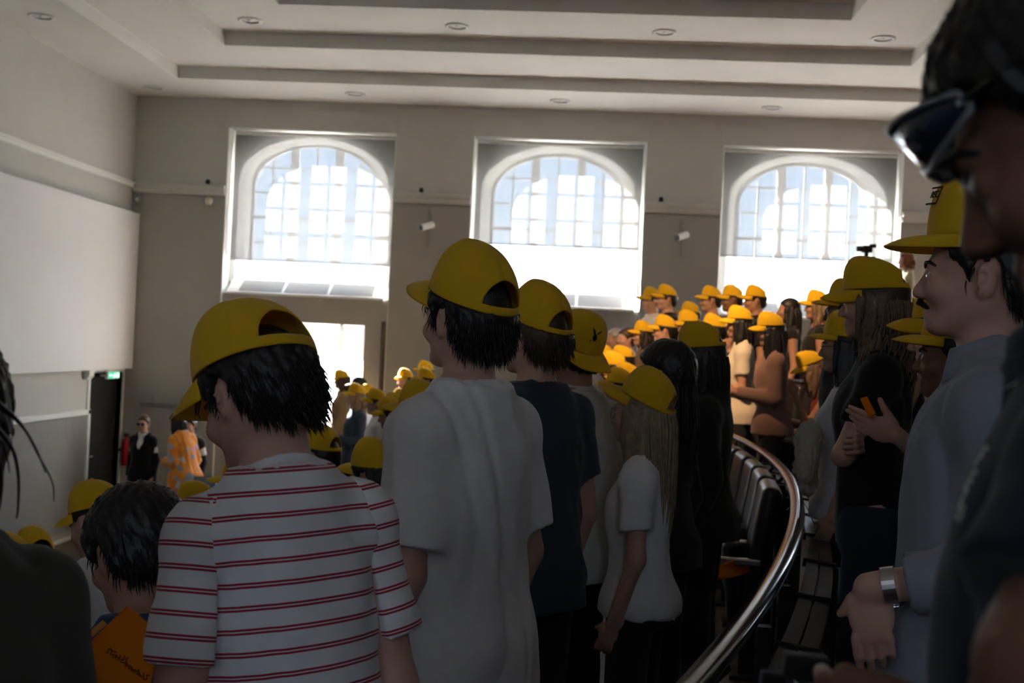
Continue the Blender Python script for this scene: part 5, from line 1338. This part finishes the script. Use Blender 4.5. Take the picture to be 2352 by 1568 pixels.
# breast pocket on the linen shirt, cuffs
for sd in (-1, 1):
    S, Eb, W, _ = p.arms[sd]; e = Eb+(W-Eb)*.68; d = (W-Eb)/np.linalg.norm(W-Eb); m = MB()
    m.tube([e-d*.05, e-d*.045, e+d*.005, e+d*.008, e-d*.002], [.044, .051, .053, .050, .038], 20, cap=False); m.build('rolled_cuff', cloth('blue_grey_linen', (.24, .26, .31)), r, smooth=True)
r, p = NAVY_T
R_n = p.Rt@rx(-R_(26)); c = p.T(0, .002, .562); m = MB()
for i in range(60):
    a = 2*math.pi*i/60; q = c+R_n@V3(.0665*p.w*math.cos(a), .064*math.sin(a), 0)*p.k
    m.add([q+V3(*v)*.0032 for v in ((1,0,0),(-1,0,0),(0,1,0),(0,-1,0),(0,0,1),(0,0,-1))], [(0,2,4),(2,1,4),(1,3,4),(3,0,4),(2,0,5),(1,2,5),(3,1,5),(0,3,5)])
o = m.build('necklace', SILVER, r, smooth=True); o['kind'] = 'stuff'
r, p = HOLDER
S, Eb, W, _ = p.arms[-1]; d = (W-Eb)/np.linalg.norm(W-Eb); a1 = np.cross(d, V3(0, 0, 1)); a1 /= np.linalg.norm(a1); a2 = np.cross(a1, d)
MB().tube([W-d*.07+a1*.031*math.cos(t)+a2*.031*math.sin(t)+d*.008*math.sin(t) for t in np.linspace(0, 2*math.pi, 25)], .0011, 5).build('bracelet', SILVER, r, smooth=True)
# sunglasses pushed up on the near person's forehead
r, p = NEARM
g = empty('sunglasses'); g.parent = r; g.matrix_local = p.Mh()
lens = MB(); tb = []; bb_ = []
N = 22
def shield(t, z): a = R_(-64+128*t); return (.083*math.sin(a), .028+.088*math.cos(a)+.26*(z-.022), z)
for z0, lst in ((.064, tb), (.020, bb_)):
    for i in range(N+1):
        t = i/N; n_ = abs(2*t-1); zz = z0-.016*n_**2 if z0 > .05 else z0+.010*max(0, 1-n_*4)+.014*n_**2
        lst.append(Vector(shield(t, zz)))
lens.add([*tb, *bb_], [(i, i+1, N+2+i, N+1+i) for i in range(N)])
lo_ = lens.build('lens', DKLENS, g, smooth=True); sm_ = lo_.modifiers.new('thickness', 'SOLIDIFY'); sm_.thickness = .0025
MB().tube(tb, .0022, 6).build('upper_rim', CLEARF, g, smooth=True); MB().tube(bb_, .0024, 6).build('lower_rim', CLEARF, g, smooth=True)
for s_ in (0, N):
    sd = -1 if s_ == 0 else 1
    MB().tube([(tb[s_]+bb_[s_])*.5, Vector((sd*.084, .03, .046)), Vector((sd*.084, -.04, .042)), Vector((sd*.082, -.085, .03))], .0034, 6).build('temple_arm', BLKF, g, smooth=True)
    MB().tube([tb[s_], bb_[s_]], .0026, 6).build('end_piece', CLEARF, g, smooth=True)
pc = collar(p, r, cloth('navy_polo', (.012, .017, .032)), h=.034, open_=.28, flare=.02, name='polo_collar')
# two pale stripes along the collar edge
Rc = p.Rt@rx(-R_(22)); cc = p.T(0, .002, .545)
for q_, zz in ((.0905, .004), (.0850, .016)):
    pts = []
    for i in range(41):
        th = math.pi/2+.28+(2*math.pi-.56)*i/40; e = abs(2*i/40-1)
        rr_ = (.086+.02*e*.6)*(q_/.0905) if False else np.interp(zz, [-.004-.012*e, .034*.9], [.086+.02*e*.6, .074])+.0012
        pts.append(cc+Rc@V3(rr_*p.w*math.cos(th), rr_*.97*math.sin(th), zz-.006*e)*p.k)
    MB().tube(pts, .0016, 5).build('collar_stripe', cloth('white_tee', (.74, .74, .75)), r, smooth=True)
# printed letters on the polo front
PRINT = mat('white_print', (.62, .62, .60), .8, noise=.05)
from mathutils.bvhtree import BVHTree
bpy.context.view_layer.update()
shirt_ = [c for c in r.children if c.name.startswith('shirt')][0]
bvh_ = BVHTree.FromPolygons([v.co.copy() for v in shirt_.data.vertices], [tuple(q.vertices) for q in shirt_.data.polygons]); Mi_ = r.matrix_world.inverted()
def chest_xform(v, du):
    """frame on the shirt front at the picture height v, du pixels inside its outline"""
    o_ = Mi_ @ Vector(CAM); hit = None
    for u in range(2000, 2352, 3):
        d_ = (Mi_.to_3x3() @ Vector(ray(u, v))).normalized(); q = bvh_.ray_cast(o_, d_)
        if q[0] is not None:
            q = bvh_.ray_cast(o_, (Mi_.to_3x3() @ Vector(ray(u+du, v))).normalized()) or q; hit = q; break
    P0, n = hit[0], hit[1]
    if n.dot(o_-P0) < 0: n = -n
    up = Vector((0, -.25, 1)); ex_ = up.cross(n).normalized(); ez_ = n.cross(ex_).normalized(); P0 = P0+n*.0035
    return Matrix(((ex_.x, ez_.x, n.x, P0.x), (ex_.y, ez_.y, n.y, P0.y), (ex_.z, ez_.z, n.z, P0.z), (0, 0, 0, 1)))
def text(s_, size, M_, m, par, name, ext=.0006, al='CENTER'):
    cu = bpy.data.curves.new(name, 'FONT'); cu.body = s_; cu.size = size; cu.extrude = ext; cu.align_x = al; cu.align_y = 'CENTER'
    o = bpy.data.objects.new(name, cu); COL.objects.link(o); o.parent = par; o.matrix_local = M_; cu.materials.append(m); bpy.context.view_layer.update()
    me = bpy.data.meshes.new_from_object(o); COL.objects.unlink(o); bpy.data.objects.remove(o)
    o = link(name, me, m, par); o.matrix_local = M_; return o
for s_, size, z in (('F', .022, 1057), ('E', .022, 1112), ('L', .016, 1145), ('aar', .009, 1170), ('e /', .009, 1190)):
    Mx = chest_xform(z, 26)
    text(s_, size, Mx, PRINT, r, 'chest_print')
# emblem on the front of the backwards cap, lettering on the moustached person's cap
INK = mat('black_cap_print', (.010, .010, .010), .8, noise=.05)
def on_cap(owner, th, v, kind):
    r_, p_ = owner; cap_ = [c for c in r_.children if c.name.split('.')[0] == 'cap'][0]
    P = lambda a, b: Vector(cap_surface(a, b, CAP_H[kind], kind in ('peaked', 'flat')))
    c = P(th, v); ex_ = (P(th-.02, v)-P(th+.02, v)).normalized(); ez_ = (P(th, v+.02)-P(th, v-.02)).normalized(); n = ex_.cross(ez_) if False else ez_.cross(ex_)*-1
    n = ex_.cross(ez_); n = n if n.dot(c) > 0 else -n; ex2 = ez_.cross(n).normalized()
    M_ = Matrix(((ex2.x, ez_.x, n.x, c.x+n.x*.0042), (ex2.y, ez_.y, n.y, c.y+n.y*.0042), (ex2.z, ez_.z, n.z, c.z+n.z*.0042), (0, 0, 0, 1)))
    return cap_, M_
cp, Mx = on_cap(BEIGE_P, .28, .40, 'deep')
SH = {'emblem_left_ear': [(-.016, .026), (-.006, .017), (-.001, .004), (-.005, -.004), (-.010, .006)], 'emblem_right_ear': [(.018, .021), (.016, .014), (.005, .002), (.003, .007)],
      'emblem_head': [(-.008, .000), (-.001, .004), (.004, .0), (.005, -.010), (.002, -.016), (-.005, -.016), (-.011, -.011)], 'emblem_jaw': [(-.010, -.012), (.007, -.010), (.001, -.021), (-.006, -.021)], 'emblem_mark': [(-.018, -.019), (-.015, -.018), (-.0145, -.024), (-.0175, -.025)]}
for nm, poly in SH.items():
    o = MB().prism(poly, lambda q, t: (q[0], q[1], t), 0, .0012).build(nm, INK, cp); o.matrix_local = Mx
cp, Mx = on_cap(MOUST, -.20, .36, 'flat')
text('REC', .020, Mx @ Matrix.Translation((0, .002, 0)), INK, cp, 'cap_lettering')
for nm, (x0, x1, z0, z1) in {'letter_frame_side': (.024, .0275, -.018, .018), 'letter_frame_base': (-.024, .024, -.018, -.0145), 'letter_frame_top': (-.024, .024, .0145, .018)}.items():
    o = MB().box(x0, x1, z0, z1, 0, .001).build(nm, INK, cp); o.matrix_local = Mx
# a few loose strands under the caps at the forehead
for (r_, p_), n_ in ((WHITE_T, 16), (STRIPED, 9)):
    rs = np.random.RandomState(n_); m = MB()
    for i in range(n_):
        x = rs.uniform(-.055, .05); y0 = .092-.25*abs(x); a = rs.uniform(-.5, .5); L_ = rs.uniform(.02, .042)
        m.tube([p_.hp(x, y0, .046), p_.hp(x+a*.01, y0+.016, .040-L_*.3), p_.hp(x+a*.02, y0+.024, .036-L_*.8), p_.hp(x+a*.03, y0+.020+rs.uniform(-.01, .012), .034-L_*1.2)], [.0016, .0014, .001, .0003], 4, cap=False)
    q_ = m.build('fringe_strands', hairm('black', HAIR_COL['black']), r_, smooth=True); q_['kind'] = 'stuff'
# braids
r, p = BRAIDS; m_ = hairm('black', HAIR_COL['black']); rs = np.random.RandomState(5)
for i in range(16):
    a = R_(-100+i*13.3); x0, y0 = math.sin(a), -math.cos(a); b = MB(); pts = []; rad = []
    for j in range(22):
        z = .03-.40*j/21; q = p.hp(.086*x0, -.02+.10*y0-.02*max(0, -z), z); q = q+V3(.002*math.sin(j*1.9), .002*math.cos(j*1.9), 0); pts.append(q); rad.append(.0052+.0012*math.sin(j*2.6))
    b.tube(pts, rad, 6); b.build('braid', m_, r, smooth=True)
# loose curls hanging out from the olive jacket's wearer
r, p = OLIVE; m_ = hairm('darkbrown', HAIR_COL['darkbrown'])
inv = np.array(r.matrix_basis.inverted())
def curl_px(pts, Y, rad, name='stray_lock'):
    P = [V3(*(Matrix(inv) @ Vector((*onY(u, v, Y+.04*i),)))) for i, (u, v) in enumerate(pts)]
    # smooth through the points
    t = np.linspace(0, len(P)-1, 30); A = np.array(P); n = len(P); out = []
    for x in t:
        i = min(int(x), n-2); f = x-i; p0, p1, p2, p3 = A[max(i-1, 0)], A[i], A[i+1], A[min(i+2, n-1)]
        out.append(.5*((2*p1)+(-p0+p2)*f+(2*p0-5*p1+4*p2-p3)*f*f+(-p0+3*p1-3*p2+p3)*f**3))
    MB().tube([Vector(q) for q in out], [rad*(1-.8*(i/29)**1.5)+.0003 for i in range(30)], 6, cap=False).build(name, m_, r, smooth=True)
curl_px([(-60, 880), (0, 928), (45, 970), (80, 1025), (105, 1085)], 1.05, .0021)
curl_px([(-60, 900), (10, 945), (55, 985), (88, 1045), (120, 1105), (124, 1150)], 1.08, .0013)
curl_px([(-70, 940), (-5, 985), (28, 1030), (42, 1090), (42, 1160), (38, 1190)], 1.05, .0021)
curl_px([(-40, 985), (0, 1010), (16, 1050), (22, 1085)], 1.06, .0012)
curl_px([(-50, 1020), (-8, 1050), (2, 1100), (-2, 1160), (-10, 1200)], 1.02, .0032)

# ---- costume person on the stage, red extinguisher, lectern
def floral():
    m = mat('orange_floral', (.75, .24, .02), .7, sheen=.2); t = m.node_tree; b = t.nodes['Principled BSDF']; tc = t.nodes.new('ShaderNodeTexCoord')
    v = t.nodes.new('ShaderNodeTexVoronoi'); v.inputs['Scale'].default_value = 11; r_ = t.nodes.new('ShaderNodeValToRGB'); r_.color_ramp.interpolation = 'CONSTANT'
    e = r_.color_ramp.elements; e[0].color = (.80, .26, .02, 1); e[1].position = .55; e[1].color = (.85, .33, .03, 1)
    for pos_, c in ((.68, (.35, .40, .55)), (.78, (.62, .25, .30)), (.88, (.65, .62, .58))):
        q = e.new(pos_); q.color = (*c, 1)
    t.links.new(tc.outputs['Object'], v.inputs['Vector']); t.links.new(v.outputs['Color'], r_.inputs['Fac']); t.links.new(r_.outputs['Color'], b.inputs['Base Color']); return m
CLOTH['orange_floral'] = floral()
COST = add(400, 946, 14.3, 'person in puffy orange floral costume with long dark hair before the dark suits', yaw=60, fem=True, cap=None, head=(30, 12, 0), lean=12, hair=('black', 'sleek'), long=dict(colour='black', length=.34, n=60, r=.006), shirt=('orange_floral', (.75, .24, .02)), sk=dict(sleeve=1.95, loose=.035, hem=-.22, wr=.012), pants=('orange_floral', (.75, .24, .02)), skin_='mid', floor=0.0, Hr=(1.4, 1.9), res=(.014, .011, .012), arms=('hold', 'hold'))
fe = empty('fire_extinguisher', (XL+.10, 15.97-.03, .72)); tag(fe, 'red fire extinguisher on the wall beside the dark doorway', 'extinguisher')
REDM = mat('red_enamel', (.42, .015, .015), .35, noise=.05)
MB().lathe([(0, .1), (.05, .1), (.056, .12), (.056, .40), (.045, .46), (.022, .49), (.022, .53), (0, .53)], 18, (0, 0, 0)).build('cylinder_body', REDM, fe, smooth=True)
MB().box(-.02, .02, -.05, .03, .52, .56).build('valve_handle', BLACK, fe, bevel=.004); MB().tube([(.02, 0, .53), (.09, -.02, .48), (.095, -.02, .25)], .010, 8).build('hose', BLACK, fe, smooth=True)
MB().box(-.10, .0, -.03, .03, .30, .34).build('wall_bracket', BLACK, fe)
c = onY(522, 1105, 12.0); ld = empty('lectern', (c[0], 12.0, 0), (0, 0, R_(25))); tag(ld, 'dark lectern with papers half hidden behind the striped shoulder', 'lectern')
DW = mat('dark_wood', (.03, .022, .016), .5, noise=.25, nscale=12)
MB().box(-.26, .26, -.20, .20, 0, 1.02).build('body_box', DW, ld, bevel=.01); MB().prism([(-.26, 1.02), (.26, 1.02), (.26, 1.22), (-.26, 1.06)], lambda q, t: (t, q[0], q[1]), -.32, .32).build('sloped_top', DW, ld)
MB().add([(-.12, -.18, 1.115), (.10, -.18, 1.115), (.10, .10, 1.20), (-.12, .10, 1.20)], [(0, 1, 2, 3)]).build('papers', WHITE, ld)
MB().tube([(.2, .15, 1.17), (.2, .12, 1.36), (.18, .0, 1.50)], .008, 6).build('microphone_stem', BLACK, ld, smooth=True)

# ---- camera on a thin stand by the third window
q = onY(1990, 576, 12.6); tc_ = empty('tripod_camera', (q[0], 12.6, q[2])); tag(tc_, 'small black video camera on a thin stand before the third window', 'camera')
MB().box(-.045, .055, -.05, .05, -.02, .055).build('camera_body', BLACK, tc_, bevel=.008); MB().lathe([(.0, -.03), (.03, -.03), (.034, .05), (0, .05)], 14, (-.075, 0, .02), 'x').build('lens', BLACK, tc_, smooth=True)
MB().box(.03, .10, -.03, .03, .035, .075).build('viewfinder', BLACK, tc_, bevel=.006); MB().box(-.02, .02, -.02, .02, -.10, -.02).build('pan_head', BLACK, tc_)
MB().tube([(0.01, 0, -.08), (.13, .02, -.10)], .006, 6).build('pan_handle', BLACK, tc_)
zf = tier_z(q[0], 12.6)-q[2]
MB().tube([(0, 0, -.10), (0, 0, zf*.45)], .011, 8).build('centre_column', BLACK, tc_)
for a in (90, 210, 330): MB().tube([(0, 0, zf*.40), (.32*math.cos(R_(a)), .32*math.sin(R_(a)), zf+.008)], .010, 6).build('leg', BLACK, tc_)
w_ = [onY(u, v, 12.55)-np.array([q[0], 12.6, q[2]]) for u, v in ((1984, 578), (1976, 590), (1977, 602), (1985, 606))]
MB().tube([Vector(x) for x in w_], .003, 5).build('cable', BLACK, tc_, smooth=True)

# ---- orange papers
ORP = thin_cloth('orange_card', (.82, .27, .015), 0, .35, (.85, .30, .01)); ORPF = thin_cloth('pale_orange_card', (.80, .42, .10), 0, .3, (.8, .4, .1))
def sheet(name, px, Y, lab, m=ORP, bend=.0, group=None, n=8):
    """a sheet through four picture-measured corners at real depths Y (one per corner), softly bent"""
    C4 = [Vector(onY(u, v, y)) for (u, v), y in zip(px, Y)]; c = sum(C4, Vector())/4; nrm = (C4[1]-C4[0]).cross(C4[3]-C4[0]).normalized()
    vs = []; 
    for j in range(n+1):
        for i in range(n+1):
            s_, t = i/n, j/n; p_ = (C4[0]*(1-s_)+C4[1]*s_)*(1-t)+(C4[3]*(1-s_)+C4[2]*s_)*t; vs.append(p_-c+nrm*bend*math.sin(math.pi*s_))
    me = mesh_np(name, [tuple(v) for v in vs], [(j*(n+1)+i, j*(n+1)+i+1, (j+1)*(n+1)+i+1, (j+1)*(n+1)+i) for j in range(n) for i in range(n)])
    o = link(name, me, m); o.location = c; sm = o.modifiers.new('thickness', 'SOLIDIFY'); sm.thickness = .0012
    if lab: tag(o, lab, 'paper', group)
    return o
def held_sheet(owner, w_, h_, lab, droop=.1):
    r_, p_ = owner; bpy.context.view_layer.update()
    c_ = (p_.arms[-1][2]+p_.arms[1][2])/2; d_ = p_.Rt@V3(0, 1, 0)
    P_ = [c_+d_*f+p_.Rt@V3(x, 0, 0)+V3(0, 0, z) for x, f, z in ((-w_, .05, .0), (w_, .05, .0), (w_, .05+h_, -droop), (-w_, .05+h_, -droop))]
    W_ = [r_.matrix_world @ Vector(q) for q in P_]; cc_ = sum(W_, Vector())/4
    me = mesh_np('orange_card', [tuple(q-cc_) for q in W_], [(0, 1, 2, 3)]); o = link('orange_card', me, ORP); o.location = cc_
    sm = o.modifiers.new('thickness', 'SOLIDIFY'); sm.thickness = .002; tag(o, lab, 'paper')
big = sheet('orange_folder', [(294, 1391), (372, 1462), (330, 1640), (150, 1530)], [1.72, 1.66, 1.60, 1.66], 'large orange folded sheet with dark handwriting held beside the striped sleeve', bend=-.012)
fl = sheet('flap', [(236, 1424), (246, 1434), (214, 1462), (191, 1463)], [1.715, 1.712, 1.69, 1.69], None, ORPF, n=3); M0 = fl.location.copy(); fl.parent = big; fl.location = M0-big.location
INKL = mat('brown_ink', (.10, .025, .01), .8, noise=.1); rs = np.random.RandomState(3)
for k in range(13):
    a = Vector(onY(243+k*7.2, 1497+k*5.2, 1.640-.002*k)); e1 = Vector(onY(243+k*7.2+10, 1497+k*5.2-6, 1.640-.002*k))-a; e2 = Vector(onY(243+k*7.2+5, 1497+k*5.2+7, 1.640-.002*k))-a; L_ = rs.uniform(.5, 1.9)
    pts = [a+e1*L_*f+e2*.5*math.sin(f*7+k) - big.location for f in np.linspace(0, 1, 7)]
    MB().tube(pts, .0009, 4).build('ink_stroke', INKL, big, smooth=True)
r, p = HOLDER; W = p.arms[-1][2]
sheet('orange_card', [(1975, 915), (1992, 910), (2012, 950), (1996, 962)], [2.96]*4, 'small rolled orange card between the raised fingers before the black t-shirt', bend=.004)
r, p = PHONE; bpy.context.view_layer.update()
ph_ = Vector(r.matrix_world @ Vector(p.arms[-1][2]+p.Rt@V3(0, .03, .09))); fo = MB().box(-.037, .037, -.005, .005, -.07, .07).build('mobile_phone', mat('pink_case', (.60, .10, .22), .4, noise=.05), bevel=.004)
fo.location = ph_; fo.rotation_euler = (R_(-20), 0, R_(70)); tag(fo, 'pink mobile phone held up behind the pale beige t-shirt', 'phone')
held_sheet(RIBBED, .08, .10, 'orange card hanging from the hands of the ribbed brown sleeves', .17)
held_sheet(DENIM, .11, .17, 'orange card held before the denim jacket', .04)
sheet('orange_card', [(1848, 958), (1884, 965), (1880, 995), (1856, 984)], [8.3]*4, 'orange card resting on the lap of the seated person in dark red', bend=.02)
sheet('orange_card', [(1386, 1278), (1393, 1275), (1393, 1330), (1385, 1325)], [4.0]*4, 'thin orange sliver of card beside the blond arm', bend=.003)
sheet('orange_cloth', [(1600, 1290), (1690, 1285), (1755, 1302), (1610, 1330)], [5.4, 5.5, 5.6, 5.3], 'crumpled orange cloth on a seat left of the curved rail', bend=.03)
sheet('orange_card', [(1842, 1455), (1852, 1490), (1848, 1512), (1832, 1512)], [3.4]*4, 'narrow orange card below the writing ledge', bend=.004)
sheet('yellow_card', [(2046, 1498), (2058, 1500), (2056, 1580), (2042, 1580)], [2.1]*4, 'narrow yellow card under the blue-grey shirt tail', m=thin_cloth('yellow_card_paper', (.7, .45, .02), 0, .3), bend=.002)
# ---- seated person, beige jacket, dark bag with a white mark
SEATD = add(1845, 799, 8.9, 'seated person in dark red top and yellow cap, chin on hands', yaw=88, fem=True, head=(0, 14, 0), lean=14, hair=('lightbrown', 'sleek'), long=dict(colour='lightbrown', length=.26, n=70, r=.006), shirt=('dark_red_top', (.13, .018, .015)), sk=dict(sleeve=.0, neck='wide'), skin_='tan', seat=True, arms=(((-.02, .20, -.20), None, (.03, .22, .52)), ((-.02, .20, -.22), None, (.0, .30, .30))), res=(.012, .009, .011))
JK = Field((-.22, -.16, -.30), (.22, .16, .22), .008)
for a, b, ra, rb in (((-.12, 0, .10), (.10, 0, .12), .07, .08), ((-.14, 0, .05), (-.16, .02, -.20), .06, .045), ((.02, 0, .06), (.06, 0, -.22), .08, .05), ((.12, .02, .10), (.16, .04, -.08), .06, .04)): JK.union(*f_cone(a, b, ra, rb), .05)
JK.noise(wrinkle(.016, 62, (1, 1, .35), seed=2)); V, Q = JK.verts(); q = onY(1858, 1038, 4.55)
o = link('beige_jacket', mesh_np('beige_jacket', V, Q), cloth('beige_jacket_cotton', (.42, .40, .33))); o.location = q; o.rotation_euler = (0, R_(20), R_(80)); o.scale = (.62, .62, .62); tag(o, 'crumpled beige jacket hung over the arm beside the wavy haired person', 'jacket')
q = onY(1846, 1632, 1.15); bg_ = empty('black_bag', tuple(q)); tag(bg_, 'black bag with a white swoosh-like mark at the lower edge beside the hand', 'bag')
b = bmesh.new(); bmesh.ops.create_cube(b, size=1)
for v in b.verts: v.co = Vector((v.co.x*.09*(1-.2*v.co.z), v.co.y*.07, v.co.z*.11))
bmesh.ops.bevel(b, geom=list(b.edges), offset=.02, segments=4, affect='EDGES'); me = bpy.data.meshes.new('bag_body'); b.to_mesh(me); b.free()
for q_ in me.polygons: q_.use_smooth = True
link('bag_body', me, cloth('black_nylon', (.014, .014, .015)), bg_)
mk = MB(); mk.prism([(-.018, .040), (-.010, .034), (.004, .030), (.010, .018), (.008, .004), (.0, -.004), (.006, -.016), (.004, -.034), (-.006, -.034), (-.004, -.014), (-.008, -.002), (.0, .008), (.002, .018), (-.004, .024), (-.014, .028)], lambda q, t: (q[0], t, q[1]), -.0375, -.0355); mk.build('white_mark', PRINT, bg_)
for q in PEOPLE:
    if q[3] > 0 or abs(q[2]-1) > .05: print('PEOPLE', q)
